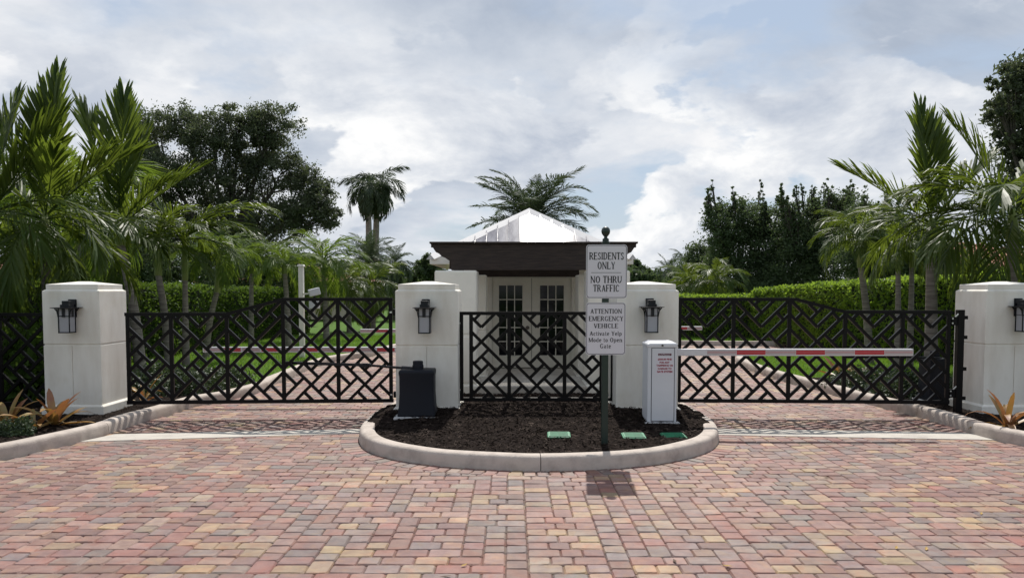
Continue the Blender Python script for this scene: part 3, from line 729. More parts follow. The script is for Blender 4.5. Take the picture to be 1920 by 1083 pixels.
GL = {
 'R': (.86, V_(.17) + hb(.17, .42, .972) + hb(.17, .42, .50) + arc(.42, .736, .30, .264, -90, 90) + dg(.42, .50, .72, .02, .15) + srf(.76, .025, .2)),
 'E': (.78, V_(.17) + hb(.1, .68, .972) + hb(.1, .70, .028) + hb(.2, .54, .52) + [('r', .64, .69, .78, 1.), ('r', .66, .71, 0., .24), ('r', .51, .56, .40, .64)]),
 'S': (.66, arc(.33, .745, .25, .27, 20, 270, .12) + arc(.33, .255, .27, .27, -160, 90, .13) + [('r', .52, .565, .70, .97), ('r', .06, .105, .03, .30)]),
 'I': (.40, V_(.20)),
 'D': (.88, V_(.17) + hb(.17, .40, .972) + hb(.17, .40, .028) + arc(.38, .5, .43, .5, -90, 90)),
 'N': (.90, V_(.15, w=.06) + V_(.75, 0, 1, 0, 1, w=.06) + dg(.13, .98, .75, .02, .15)),
 'T': (.80, V_(.40, 0, 1, 1, 0) + hb(.06, .74, .972) + [('r', .04, .09, .72, 1.), ('r', .71, .76, .72, 1.)]),
 'O': (.90, arc(.45, .5, .40, .52, 0, 360)),
 'L': (.76, V_(.17) + hb(.1, .68, .028) + [('r', .65, .70, 0., .28)]),
 'Y': (.84, V_(.42, 0, .5, 1, 0) + dg(.16, .98, .44, .46, .14) + dg(.70, .98, .44, .46, .06) + srf(.15, .975) + srf(.70, .975, .2)),
 'H': (.92, V_(.17) + V_(.75) + hb(.2, .7, .52)),
 'U': (.88, V_(.17, .3, 1, 0, 1) + V_(.73, .3, 1, 0, 1, w=.06) + arc(.43, .32, .33, .33, 180, 360, .14)),
 'A': (.90, dg(.20, .02, .45, .98, .06) + dg(.47, .98, .72, .02, .15) + hb(.28, .62, .33) + srf(.19, .025, .24) + srf(.73, .025, .28)),
 'F': (.74, V_(.17) + hb(.1, .66, .972) + hb(.2, .52, .50) + [('r', .62, .67, .76, 1.), ('r', .49, .54, .38, .62)]),
 'C': (.82, arc(.44, .5, .38, .52, 45, 315) + [('r', .70, .75, .66, .96), ('r', .70, .74, .12, .25)]),
 'G': (.90, arc(.44, .5, .38, .52, 45, 325) + [('r', .70, .75, .66, .96), ('r', .62, .76, .02, .40), ('r', .54, .86, .38, .43)]),
 'M': (1.08, V_(.14, w=.06) + V_(.92, w=.15) + dg(.14, .98, .50, .04, .14) + dg(.86, .98, .52, .04, .06)),
 'V': (.86, dg(.16, .98, .43, .0, .15) + dg(.72, .98, .45, .0, .06) + srf(.15, .975, .28) + srf(.72, .975, .22)),
 'c': (.58, arc(.31, .34, .26, .36, 50, 315, .13) + [('r', .42, .53, .46, .57)]),
 't': (.46, [('r', .14, .27, .08, .88), ('r', .03, .42, .62, .67)] + arc(.33, .14, .19, .15, 180, 320, .1)),
 'i': (.36, V2(.18, 0, SX) + arc(.17, .88, .085, .085, 0, 360, .084)),
 'v': (.64, dg(.12, SX - .02, .33, .0, .14) + dg(.54, SX - .02, .35, .0, .06) + srf(.12, SX - .025, .24) + srf(.54, SX - .025, .18)),
 'a': (.62, [('r', .38, .50, .0, .50)] + arc(.29, .48, .21, .21, 0, 160, .12) + arc(.27, .19, .22, .20, 60, 330, .13) + [('r', .38, .60, 0., .05)]),
 'e': (.60, arc(.31, .34, .27, .36, 5, 320, .13) + hb(.1, .55, .37)),
 'l': (.36, V2(.18, 0, 1.)),
 'p': (.70, V2(.17, -.28, SX) + arc(.38, .34, .26, .36, -130, 130, .13)),
 'o': (.64, arc(.32, .34, .28, .36, 0, 360, .13)),
 'd': (.70, arc(.32, .34, .26, .36, 50, 310, .13) + [('r', .45, .60, 0., 1.), ('r', .35, .60, .95, 1.), ('r', .45, .70, 0., .05)]),
 'n': (.74, V2(.17, 0, SX) + V_(.57, 0, .45, 1, 0) + arc(.40, .44, .245, .26, 0, 150, .12)),
 ' ': (.42, []),
}
def serif_line(name, text, cx, z0, w, h, y, mat, parent):
    adv = sum(GL[c][0] for c in text); kx = w / adv; kz = h; x = cx - w / 2; m_ = MB()
    for c in text:
        for p in GL[c][1]:
            T = lambda a, b: (x + a * kx, y, z0 + b * kz)
            if p[0] == 'r': m_.add([T(p[1], p[3]), T(p[2], p[3]), T(p[2], p[4]), T(p[1], p[4])], [(0, 1, 2, 3)])
            elif p[0] == 'd':
                _, a, b, c_, d, ww = p; m_.add([T(a - ww / 2, b), T(a + ww / 2, b), T(c_ + ww / 2, d), T(c_ - ww / 2, d)], [(0, 1, 2, 3)])
            else:
                _, ax, az, rx, rz, a0, a1, ww = p; n = max(4, int(abs(a1 - a0) / 18)); vv = []
                for k in range(n + 1):
                    a = R(a0 + (a1 - a0) * k / n); ca, sa = math.cos(a), math.sin(a)
                    vv += [T(ax + rx * ca, az + rz * sa), T(ax + max(0, rx - ww) * ca, az + max(0, rz - .11) * sa)]
                m_.add(vv, [(2 * k, 2 * k + 2, 2 * k + 3, 2 * k + 1) for k in range(n)])
        x += GL[c][0] * kx
    me = bpy.data.meshes.new(name); me.from_pydata(m_.v, [], m_.f); me.materials.append(MT[mat]); return link(name, me, parent)

# ------------------------------------------------------------------ sign post
YS = 8.62
sp0 = G(1134, 831, .13)
post = thing('sign_post', 'dark green square sign post with ball finial in the mulch island', 'post', (P(1135, 700, YS).x, YS + .045, .08))
zt = P(1136, 455, YS).z - .08
MB().box(-.036, .036, -.036, .036, -.05, zt).build('post', 'green_post', post, bevel=.004)
m_ = MB(); m_.lathe([(.05, 0), (.05, .012), (.036, .02), (.036, .045), (.02, .055), (.018, .07), (.03, .082), (.045, .105), (.05, .13), (.045, .155), (.028, .175), (.006, .182)], (0, 0, zt), 18); m_.build('finial', 'green_post', post, smooth=True)
def signboard(label, px0, px1, py0, py1, lines, rule=None):
    tl = P(px0, py0, YS); br = P(px1, py1, YS); w = br.x - tl.x; h = tl.z - br.z; c = Vector(((tl.x + br.x) / 2, YS, (tl.z + br.z) / 2))
    t = thing('sign', label, 'sign', c, 0, 'white notices on the sign post')
    def rr_(w_, h_, r_, n=6):
        return [(sx * (w_ / 2 - r_) + r_ * math.cos(a), sz * (h_ / 2 - r_) + r_ * math.sin(a)) for sx, sz, a0 in ((1, -1, -90), (1, 1, 0), (-1, 1, 90), (-1, -1, 180)) for a in [R(a0 + 90 * k / n) for k in range(n + 1)]]
    MB().prism(rr_(w, h, .035), -.0015, .0015).build('plate', 'sign', t)
    a = rr_(w - .014, h - .014, .03); b = rr_(w - .026, h - .026, .025); n = len(a)
    m_ = MB(); m_.add([(x, -.0022, z) for x, z in a] + [(x, -.0022, z) for x, z in b], [(i, (i + 1) % n, (i + 1) % n + n, i + n) for i in range(n)]); m_.build('border', 'ink', t)
    sc = w / (px1 - px0)
    for txt, x0, x1, y0, y1 in lines:
        xm = ((x0 + x1) / 2 - (px0 + px1) / 2) * sc; serif_line('lettering', txt, xm, ((py0 + py1) / 2 - y1) * sc, (x1 - x0) * sc, (y1 - y0) * sc, -.0024, 'ink', t)
    if rule: x0, x1, yy = rule; MB().box((x0 - (px0 + px1) / 2) * sc, (x1 - (px0 + px1) / 2) * sc, -.0026, -.0016, ((py0 + py1) / 2 - yy - .4) * sc, ((py0 + py1) / 2 - yy + .4) * sc).build('rule', 'ink', t)
    for s_ in (-1, 1): m_ = MB(); m_.lathe([(.006, 0), (.006, .003), (.003, .005)], (0, 0, 0), 8); o = m_.build('bolt', 'steel', t); o.location = (0, -.0016, s_ * (h / 2 - .03)); o.rotation_euler = (R(90), 0, 0)
    return t
zo = lambda l: [(t, 1080 + a / 4.1667, 1080 + b / 4.1667, 420 + c / 4.1667, 420 + d / 4.1667) for t, a, b, c, d in l]
signboard('white sign reading RESIDENTS ONLY NO THRU TRAFFIC, upper one on the green post', 1099.2, 1175.5, 458.4, 559.2,
          zo([('RESIDENTS', 103, 373, 223, 278), ('ONLY', 166, 306, 296, 351), ('NO THRU', 113, 359, 405, 458), ('TRAFFIC', 134, 338, 473, 525)]), (1108.5, 1164.5, 510.8))
signboard('white sign reading ATTENTION EMERGENCY VEHICLE, lower one on the green post', 1098.7, 1172.7, 566.9, 664.8,
          zo([('ATTENTION', 110, 357, 663, 699), ('EMERGENCY', 99, 369, 719, 756), ('VEHICLE', 138, 330, 776, 811), ('Activate Yelp', 105, 358, 836, 869), ('Mode to Open', 99, 361, 886, 919), ('Gate', 186, 274, 933, 967)]))

# ------------------------------------------------------------------ barriers
def arm_parts(t, x0, x1, z, hh, y, stripes, tip):
    d = 1 if x1 > x0 else -1; a, b = sorted((x0, x1))
    MB().box(a, b, y - .03, y + .03, z - hh / 2, z + hh / 2).build('arm', 'alu', t, bevel=.006)
    for sa, sb, m in stripes:
        p, q_ = sorted((x0 + (x1 - x0) * sa, x0 + (x1 - x0) * sb)); MB().box(p, q_, y - .0325, y - .029, z - hh * .30, z + hh * .30).build('red_stripe' if m == 'red_tape' else 'white_stripe', m, t); MB().box(p, q_, y - .0332, y - .0318, z - hh * .02, z + hh * .05).build('stripe_line', 'tape_line', t)
    MB().box(*(sorted((x1, x1 + d * .006))), y - .026, y + .026, z - hh / 2 + .004, z + hh / 2 - .004).build('end_cap', 'pad', t)
def cabinet(t, a, b, h):
    MB().frus((-a - .05, a + .06, -b - .05, b + .05, -.2), (-a - .035, a + .04, -b - .04, b + .04, 0)).build('concrete_pad', 'pad', t, bevel=.01)
    MB().box(-a, a, -b, b, 0, h - .07).build('cabinet', 'white_metal', t, bevel=.012)
    m_ = MB(); m_.frus((-a - .008, a + .008, -b - .008, b + .008, h - .075), (-a - .008, a + .008, -b - .008, b + .008, h - .03)); m_.frus((-a - .008, a + .008, -b - .008, b + .008, h - .03), (-a + .05, a - .05, -b + .04, b - .04, h)); m_.build('lid', 'white_metal', t, bevel=.008)
    MB().box(-a + .047, a - .027, -b - .0012, -b + .002, .012, h - .079).build('door_gap_shade', 'ink', t)  # black plate behind the door, painting the shade of its seam
    MB().box(-a + .055, a - .035, -b - .006, -b + .002, .02, h - .085).build('access_door', 'white_metal', t, bevel=.003)
    m_ = MB(); m_.lathe([(.014, 0), (.014, .006), (.008, .01)], (0, 0, 0), 10); o = m_.build('lock', 'brass', t); o.location = (0, -b - .008, h - .048); o.rotation_euler = (R(90), 0, 0)
YB = 9.72
x0 = P(1214, 700, YB).x; x1 = P(1269, 700, YB).x; zb = .17; hB = P(1240, 640, YB).z - zb
bt = thing('barrier_operator', 'white cabinet barrier with red and white striped arm across the right lane', 'barrier', ((x0 + x1) / 2, YB + .19, zb))
a = (x1 - x0) / 2; cabinet(bt, a, .19, hB)
zarm = P(1300, 660, YB + .33).z - zb; tipx = P(1710, 660, YB + .33).x - bt.location.x
L_arm = tipx - a; sc_ = lambda px: (P(px, 660, YB + .33).x - bt.location.x - a) / L_arm
arm_parts(bt, a, tipx, zarm, .091, .14, [(sc_(1325), sc_(1379), 'white_tape'), (sc_(1380), sc_(1434), 'red_tape'), (sc_(1435), sc_(1490), 'white_tape'), (sc_(1491), sc_(1545), 'red_tape'), (sc_(1546), sc_(1600), 'white_tape'), (sc_(1601), sc_(1656), 'red_tape'), (sc_(1657), sc_(1709), 'white_tape')], 1)
lab = MB(); yf = -.19 - .0072; k12 = lambda v: v / 12.03
LX = lambda v: P(1210 + k12(v), 700, YB).x - bt.location.x; LZ = lambda v: P(1240, 635 + k12(v), YB).z - zb
st_ = MB().box(LX(225), LX(640), yf - .0008, yf + .001, LZ(812), LZ(395)).build('sticker', 'sign', bt)
MB().box(LX(285), LX(582), yf - .0012, yf + .001, LZ(375), LZ(326)).build('badge', 'maroon', bt)
sans_line('badge_lettering', 'LiftMaster', LX(433), LZ(350), LX(560) - LX(306), LZ(334) - LZ(366), yf - .0022, 'sign', bt, shear=.2)
for txt, xa, xb, ya, yb in (('$500.00 FINE', 275, 590, 436, 486), ('FOR ANY', 315, 542, 507, 553), ('TAMPERING OR', 245, 622, 574, 620), ('DAMAGE TO', 278, 590, 644, 689), ('GATE SYSTEM', 258, 606, 711, 760)):
    sans_line('lettering', txt, (LX(xa) + LX(xb)) / 2, (LZ(ya) + LZ(yb)) / 2, LX(xb) - LX(xa), LZ(ya) - LZ(yb), yf - .0016, 'red_ink', bt, bold=.05)
def far_barrier(label, xc, y, tip, zarm, n, group):
    t = thing('barrier_operator', label, 'barrier', (xc, y, .0), 0, group); cabinet(t, .19, .19, .98)
    d = 1 if tip > xc else -1; x0_ = d * .19; x1_ = tip - xc; seg = 1 / n
    arm_parts(t, x0_, x1_, zarm, .09, -.0, [(i * seg + .004, (i + 1) * seg - .004, 'red_tape' if i % 2 else 'white_tape') for i in range(n)], d)
far_barrier('barrier with a long striped arm just behind the left gate', P(800, 655, 12.5).x, 12.5, P(382, 655, 12.5).x, P(500, 655, 12.5).z, 11, 'barriers behind the gates')
far_barrier('distant barrier with a short striped arm behind the left gate, beside the guardhouse', P(822, 620, 18).x, 18., P(676, 620, 18).x, P(700, 620, 18).z, 5, 'barriers behind the gates')
far_barrier('distant barrier with a short striped arm behind the right gate', P(1165, 615, 18).x, 18., P(1316, 615, 18).x, P(1300, 615, 18).z, 5, 'barriers behind the gates')

# green valve lids
for px, py, w, lb in ((1048, 811, .27, 'bright green valve box lid in the mulch left of the sign post'), (1188, 811.5, .27, 'green valve box lid partly covered by mulch, just right of the sign post'), (1263, 809.5, .28, 'green valve box lid in the mulch near the right end of the island')):
    g_ = G(px, py, .17); zc_ = mulch_z(g_.x, g_.y) + .022
    t = thing('valve_box', lb, 'valve box', (g_.x, g_.y, zc_), R(random.uniform(-4, 4)), 'green valve box lids')
    t.rotation_euler.x = R(5)
    MB().box(-w / 2, w / 2, -.11, .11, -.1, .0).build('rim', 'lid', t, bevel=.006)
    MB().box(-w / 2 + .015, w / 2 - .015, -.095, .095, .0, .008).build('lid', 'lid', t, bevel=.003)
    for k in range(5): MB().box(-w / 2 + .03, w / 2 - .03, -.075 + k * .035, -.068 + k * .035, .0081, .012).build('rib', 'lid', t)

# ------------------------------------------------------------------ guardhouse
GX, GY = .39, 17.5
gh = thing('guardhouse', 'small white guardhouse with shiny metal hip roof and dark pergola beam', 'guardhouse', (GX, GY, 0))
lx = lambda x: x - GX
fy = 15.9 - GY
m_ = MB(); d0, d1 = lx(-.47), lx(1.28); dz = 2.13; wl = 1.62
m_.box(-wl, d0, fy, fy + .2, .0, 2.46); m_.box(d1, wl, fy, fy + .2, .0, 2.46); m_.box(d0, d1, fy, fy + .2, dz, 2.46)
m_.box(-wl, -wl + .2, fy + .2, 1.6, .0, 2.46); m_.box(wl - .2, wl, fy + .2, 1.6, .0, 2.46); m_.box(-wl + .2, wl - .2, 1.4, 1.6, .0, 2.46)
m_.build('wall', 'stucco2', gh)
sl0 = P(896, 700, 12.9).x - GX; sl1 = P(1100, 700, 12.9).x - GX
MB().box(sl0, sl1, 12.9 - GY, fy, -.05, .225).build('porch_slab', 'ribbon', gh, bevel=.01)
def column(xa, xb, ya, yb, ztop, nm='column'):
    m_ = MB(); a, b, c, d = lx(xa), lx(xb), ya - GY, yb - GY
    m_.box(a + .01, b - .01, c + .01, d - .01, 0, ztop - .05); m_.box(a, b, c, d, .26, 1.07); m_.box(a, b, c, d, 1.085, ztop); m_.box(a - .025, b + .025, c - .025, d + .025, 0, .245); m_.build(nm, 'stucco2', gh, bevel=.03 if nm == 'column' else .015)
column(P(815, 600, 12.95).x, P(894, 600, 12.95).x, 12.95, 13.75, P(850, 507, 13.0).z)
column(P(1102, 600, 12.95).x, P(1181, 600, 12.95).x, 12.95, 13.75, P(850, 507, 13.0).z)
column(-1.25, P(911, 600, 14.4).x, 14.4, 15.2, P(900, 515, 14.4).z, 'inner_column'); column(P(1084, 600, 14.4).x, 2.05, 14.4, 15.2, P(900, 515, 14.4).z, 'inner_column')
# double doors
DW = (d1 - d0 - .14) / 2
MB().box(d0, d0 + .06, fy - .02, fy + .1, .225, dz).build('door_jamb', 'trim', gh); MB().box(d1 - .06, d1, fy - .02, fy + .1, .225, dz).build('door_jamb', 'trim', gh)
MB().box(d0 + .06, d1 - .06, fy - .02, fy + .1, dz - .05, dz - .002).build('door_head', 'trim', gh)
for s_ in (0, 1):
    xa = d0 + .065 + s_ * (DW + .01); xb = xa + DW; za, zb_ = .24, dz - .055
    sgn = -1 if s_ == 0 else 1
    gx0, gx1 = P(935.5 if s_ == 0 else 1012.5, 600, 15.9).x - GX, P(979.5 if s_ == 0 else 1057, 600, 15.9).x - GX; gz0, gz1 = P(950, 666, 15.9).z, P(950, 535, 15.9).z
    m_ = MB(); y0, y1 = fy + .01, fy + .055
    m_.box(xa, gx0, y0, y1, za, zb_); m_.box(gx1, xb, y0, y1, za, zb_); m_.box(gx0, gx1, y0, y1, za, gz0); m_.box(gx0, gx1, y0, y1, gz1, zb_)
    dr = m_.build('door', 'door', gh)
    for i in range(3):
        for j in range(5):
            ax = gx0 + (gx1 - gx0) * i / 3; bx = gx0 + (gx1 - gx0) * (i + 1) / 3; az = gz0 + (gz1 - gz0) * j / 5; bz = gz0 + (gz1 - gz0) * (j + 1) / 5
            MB().box(ax + .006, bx - .006, y0 + .018, y0 + .024, az + .006, bz - .006).build('pane', 'glass', dr)
    mu = MB()
    for i in range(1, 3): x = gx0 + (gx1 - gx0) * i / 3; mu.box(x - .009, x + .009, y0 + .004, y0 + .03, gz0, gz1)
    for j in range(1, 5): z = gz0 + (gz1 - gz0) * j / 5; mu.box(gx0, gx1, y0 + .006, y0 + .028, z - .009, z + .009)
    e = .014
    mu.box(gx0 - e, gx0, y0 - .008, y0, gz0 - e, gz1 + e); mu.box(gx1, gx1 + e, y0 - .008, y0, gz0 - e, gz1 + e); mu.box(gx0, gx1, y0 - .008, y0, gz0 - e, gz0); mu.box(gx0, gx1, y0 - .008, y0, gz1, gz1 + e)
    mu.build('muntin', 'trim', dr)
    hx = d0 + .02 if s_ == 0 else d1 - .02
    for z in (.5, .95, 1.3, 1.8): MB().box(hx - .012, hx + .012, fy - .03, fy - .018, z, z + .09).build('hinge', 'trim', dr)
hz = P(989, 614, 15.9).z
m_ = MB(); m_.lathe([(.04, 0), (.04, .01), (.02, .015), (.02, .05), (.035, .06), (.03, .08)], (0, 0, 0), 12); o = m_.build('door_knob', 'brass', gh, smooth=True); o.location = (P(989, 614, 15.9).x - GX, fy + .01, hz); o.rotation_euler = (R(90), 0, 0)
MB().box(d0 + .06, d1 - .06, fy + .12, fy + .14, .23, dz).build('interior_shade', 'core', gh)  # dark sheet standing in for the unlit room behind the doors
# roof
HR = 2.0; ze = 2.50; za = 3.62
m_ = MB()
m_.add([(-HR, -HR, ze), (HR, -HR, ze), (HR, HR, ze), (-HR, HR, ze), (0, 0, za)], [(0, 1, 4), (1, 2, 4), (2, 3, 4), (3, 0, 4)]); m_.add([(-HR, -HR, ze - .004), (HR, -HR, ze - .004), (HR, HR, ze - .004), (-HR, HR, ze - .004)], [(0, 1, 2, 3)])
m_.build('roof', 'roof', gh)
m_ = MB()
for a, b, c, d in ((-HR - .03, HR + .03, -HR - .03, -HR), (-HR - .03, HR + .03, HR, HR + .03), (-HR - .03, -HR, -HR, HR), (HR, HR + .03, -HR, HR)): m_.box(a, b, c, d, ze - .15, ze - .006)
m_.build('fascia', 'trim', gh)
MB().box(-HR, HR, -HR, HR, ze - .06, ze - .05).build('soffit', 'trim', gh)
rr = random.Random(4)
for r_ in range(4):
    rot = Matrix.Rotation(R(90 * r_), 4, 'Z'); ed_ = [-HR] + [k * HR / 8.6 for k in range(-8, 9)] + [HR]
    zr = lambda u: ze + (za - ze) * u
    for xa, xb in zip(ed_[:-1], ed_[1:]):
        pts = [(xa, -HR, ze), (xb, -HR, ze), (xb, -abs(xb), zr(1 - abs(xb) / HR)), (xa, -abs(xa), zr(1 - abs(xa) / HR))]
        if xa < 0 < xb: pts.insert(3, (0, 0, za))
        ta, tb = rr.uniform(.005, .0115), rr.uniform(.005, .0115)
        tc_ = rr.uniform(-.010, .006)
        pv = [rot @ Vector((x, y, z + (ta if x < (xa + xb) / 2 else tb) + (tc_ if y > -HR + .01 else 0))) for x, y, z in pts]
        pv = [p for i, p in enumerate(pv) if (p - pv[i - 1]).length > .01]
        m_ = MB(); n = len(pv); m_.add(pv + [p - Vector((0, 0, .003)) for p in pv], [tuple(range(n)), tuple(range(2 * n - 1, n - 1, -1))]); m_.build('roof_panel', 'roof', gh)
    for k in range(-8, 9):
        x = k * HR / 8.6; h_ = 1 - abs(x) / HR
        if h_ < .1: continue
        yt = max(abs(x) + .075, .1); a = rot @ Vector((x, -HR, ze + .022)); b = rot @ Vector((x, -yt, ze + (za - ze) * (1 - yt / HR) + .022))
        MB().bar(a, b, .014, .040, (0, 0, 1)).build('roof_seam', 'roof', gh)
    a = rot @ Vector((-HR - .02, -HR - .02, ze + .024)); b = Vector((0, 0, za + .03))
    d = (b - a).normalized(); sd_ = Vector((-d.y, d.x, 0)).normalized()
    cap = MB(); w = .13; n1 = sd_ * w; dn = Vector((0, 0, -.08))
    cap.add([a - n1 + dn, a + Vector((0, 0, .02)), a + n1 + dn, b - n1 + dn, b + Vector((0, 0, .02)), b + n1 + dn], [(0, 1, 4, 3), (1, 2, 5, 4), (0, 3, 5, 2), (0, 2, 1), (3, 4, 5)]); cap.build('ridge_cap', 'cap_metal', gh)
# pergola
yb_ = 13.2
def ogee(x0, x1, z0, z1, inset):
    zm = z1 - (z1 - z0) * .32
    pts = [(x0, z1), (x0, z1 - .06)]
    for k in range(7):
        t_ = k / 6; pts.append((x0 + .03 + (inset - .03) * t_, z1 - .06 - (z1 - z0 - .06) * (t_ ** .6 if k % 2 else t_ ** .75) * .62))
    pts += [(x0 + inset, z0)]
    mir = [(x0 + x1 - a, b) for a, b in reversed(pts)]
    return pts + mir
pl = P(808, 457, yb_); pr = P(1193, 457, yb_); zlow = P(900, 506, yb_).z
MB().prism([(x - GX, z) for x, z in ogee(pl.x, pr.x, zlow, pl.z, P(846, 500, yb_).x - pl.x)], yb_ - GY, yb_ + .09 - GY).build('front_beam', 'wood', gh, bevel=.004)
pk = P(812, 456, yb_ - .05)
MB().box(lx(pl.x - .02), lx(pr.x + .02), yb_ - .06 - GY, yb_ + .14 - GY, pl.z + .003, pl.z + .033).build('beam_cap', 'wood', gh)
MB().box(lx(P(893, 510, 15.1).x), lx(P(1086, 510, 15.1).x), 15.1 - GY, 15.2 - GY, P(950, 519, 15.1).z, 2.44).build('door_beam', 'wood', gh)
for x in (P(850, 480, 13.4).x, P(1150, 480, 13.4).x): MB().box(lx(x) - .06, lx(x) + .06, yb_ + .09 - GY, 15.4 - GY, zlow + .02, zlow + .25).build('side_beam', 'wood', gh, bevel=.004)
for k in range(12):
    y = yb_ + .22 + k * .17
    MB().box(lx(pl.x) + .25, lx(pr.x) - .25, y - GY, y + .07 - GY, zlow + .255, zlow + .34).build('pergola_slat', 'wood', gh)

# ------------------------------------------------------------------ palms
def frond_mesh(name, L_, n, leaf, wid, bend, vang, seed, mat, droop=.2, stiff=1.4, pet=.12, seg=14, jit=.15, tipk=.5, ph0=68, ph1=22):
    r_ = random.Random(seed); pts = []; tan = []; x = z = 0.; ds = L_ / seg
    for i in range(seg + 1):
        a = -bend * (i / seg) ** stiff; pts.append(Vector((x, 0, z))); tan.append(Vector((math.cos(a), 0, math.sin(a)))); x += math.cos(a) * ds; z += math.sin(a) * ds
    m_ = MB(); m_.tube(pts, [max(.003, .018 * L_ / 2 * (1 - .9 * i / seg)) for i in range(seg + 1)], 4, caps=False)
    for i in range(n):
        t_ = pet + (1 - pet) * (i + .5) / n; fi = t_ * seg; k = min(int(fi), seg - 1); u = fi - k
        b = pts[k].lerp(pts[k + 1], u); T = tan[k].lerp(tan[k + 1], u).normalized(); Nn = Vector((-T.z, 0, T.x))
        prof = min(1, .45 + 2.2 * (t_ - pet)) * (1 if t_ < .6 else 1 - (1 - tipk) * ((t_ - .6) / .4))
        for s_ in (-1, 1):
            ph = R(ph0 + (ph1 - ph0) * t_ + r_.gauss(0, 4)); va = vang + r_.gauss(0, jit)
            d = (T * math.cos(ph) + (Vector((0, s_, 0)) * math.cos(va) + Nn * math.sin(va)) * math.sin(ph)).normalized()
            ln = leaf * prof * r_.uniform(.85, 1.1); w = wid * r_.uniform(.75, 1.15)
            tw = r_.gauss(0, .5); up = (Nn * math.cos(tw) + T * math.sin(tw)); Wv = d.cross(up)
            if Wv.length < .1: Wv = d.cross(T)
            Wv.normalize(); dr = droop * r_.uniform(.5, 1.5)
            p1 = b + d * ln * .45 + Vector((0, 0, -dr * ln * .12)); p2 = b + d * ln * .8 + Vector((0, 0, -dr * ln * .42)); p3 = b + d * ln * (1 - .25 * dr) + Vector((0, 0, -dr * ln * .9))
            fold = up * w * .35
            m_.add([b - Wv * w * .3, b + Wv * w * .3, p1 - Wv * w, p1 + Wv * w, p2 - Wv * w * .72, p2 + Wv * w * .72, p3], [(0, 1, 3, 2), (2, 3, 5, 4), (4, 5, 6)])
    me = bpy.data.meshes.new(name); me.from_pydata(m_.v, [], m_.f); me.materials.append(MT[mat]); return me
FR = {}
def fr(kind, mat):
    key = (kind, mat)
    if key not in FR:
        s0 = hash(kind) % 7 if False else sum(map(ord, kind)) + sum(map(ord, mat))
        if kind == 'up': FR[key] = [frond_mesh('frond', 2.0, 40, .80, .026, R(b), R(34), s0 + i, mat, .10, 1.6, ph0=54, ph1=12) for i, b in enumerate((8, 22, 35))]
        if kind == 'arch': FR[key] = [frond_mesh('frond', 2.0, 38, .72, .022, R(b), R(18), s0 + i, mat, .5, 1.3, ph0=56, ph1=18) for i, b in enumerate((60, 80, 100))]
        if kind == 'droop': FR[key] = [frond_mesh('frond', 1.9, 34, .68, .021, R(b), R(-12), s0 + i, mat, .8, 1.1) for i, b in enumerate((70, 95))]
        if kind == 'fine': FR[key] = [frond_mesh('frond', 2.0, 50, .58, .016, R(b), R(5), s0 + i, mat, .75, 1.2) for i, b in enumerate((80, 105, 125))]
        if kind == 'date': FR[key] = [frond_mesh('frond', 2.0, 60, .44, .014, R(b), R(14), s0 + i, mat, .3, 1.3, tipk=.3, ph0=74, ph1=48) for i, b in enumerate((45, 70, 95))]
        if kind == 'royal': FR[key] = [frond_mesh('frond', 2.0, 52, .50, .028, R(b), R(0), s0 + i, mat, .7, 1.1, jit=.6) for i, b in enumerate((70, 105, 135))]
    return FR[key]
def palm(name, label, base, crown, n, kinds, scale, rtrunk, group, mat='frond', seed=0, elev=(80, -25), shaft=True, yaw0=None, trunkmat='trunk', bulge=0., fixed=(), sl=.45):
    """fixed = list of (yaw, elevation, kind index, scale) set by hand"""
    r_ = random.Random(seed); base = Vector(base); crown = Vector(crown)
    t = thing(name, label, 'palm tree', base, 0, group); c = crown - base
    seg = 8; pts = [Vector((0, 0, -.05)).lerp(c, i / seg) + Vector((c.x, c.y, 0)) * (.18 * math.sin(math.pi * i / seg)) * -1 for i in range(seg + 1)]
    rad = [rtrunk * (1.25 - .45 * i / seg + (.25 if i == 0 else 0) + bulge * math.sin(math.pi * i / seg)) for i in range(seg + 1)]
    MB().tube(pts, rad, 10).build('trunk', trunkmat, t, smooth=True)
    top = c.copy()
    if shaft:
        ln_ = Vector((c.x, c.y, 0)) * (.35 / max(1., c.z)); top = c + Vector((0, 0, sl * scale)) + ln_ * sl; MB().tube([c + Vector((0, 0, -.02)), c.lerp(top, .3), c.lerp(top, .85), top + Vector((0, 0, .10))], [rtrunk * 1.0, rtrunk * 1.05, rtrunk * .72, rtrunk * .35], 10).build('crownshaft', 'shaft', t, smooth=True)
    ya = r_.uniform(0, 6.28) if yaw0 is None else yaw0
    for i in range(n):
        f = i / max(1, n - 1); el = R(elev[0] + (elev[1] - elev[0]) * f + r_.uniform(-7, 7)); ki = kinds[min(len(kinds) - 1, int(f * len(kinds)))]
        me = r_.choice(fr(ki, mat)); o = link('frond', me, t); s_ = scale * r_.uniform(.85, 1.1)
        o.location = top + Vector((0, 0, -.12 * f * scale)); o.scale = (s_, s_, s_); o.rotation_euler = (r_.uniform(-.25, .25), -el, ya + i * 2.39996 + r_.uniform(-.2, .2))
    for yw, el, ki, s_ in fixed:
        o = link('frond', fr(ki, mat)[0], t); o.location = top; o.scale = (s_, s_, s_); o.rotation_euler = (0, -R(el), R(yw))
    return t
def pp(px, Y, z=.08): v = P(px, 600, Y); return (v.x, Y, z)
GPL = 'palms in the bed behind the left gate'; GPR = 'palms along the hedge on the right'
K3 = ['up', 'arch', 'arch', 'droop']
palm('palm_tree', 'tall palm at the left picture edge, trunk cut by the edge', pp(2, 12.6), P(-16, 446, 12.6), 11, K3, .9, .085, GPL, seed=31, elev=(60, -25), fixed=[(60, 78, 'up', 1.0), (10, 58, 'up', 1.), (-5, 20, 'arch', 1.)])
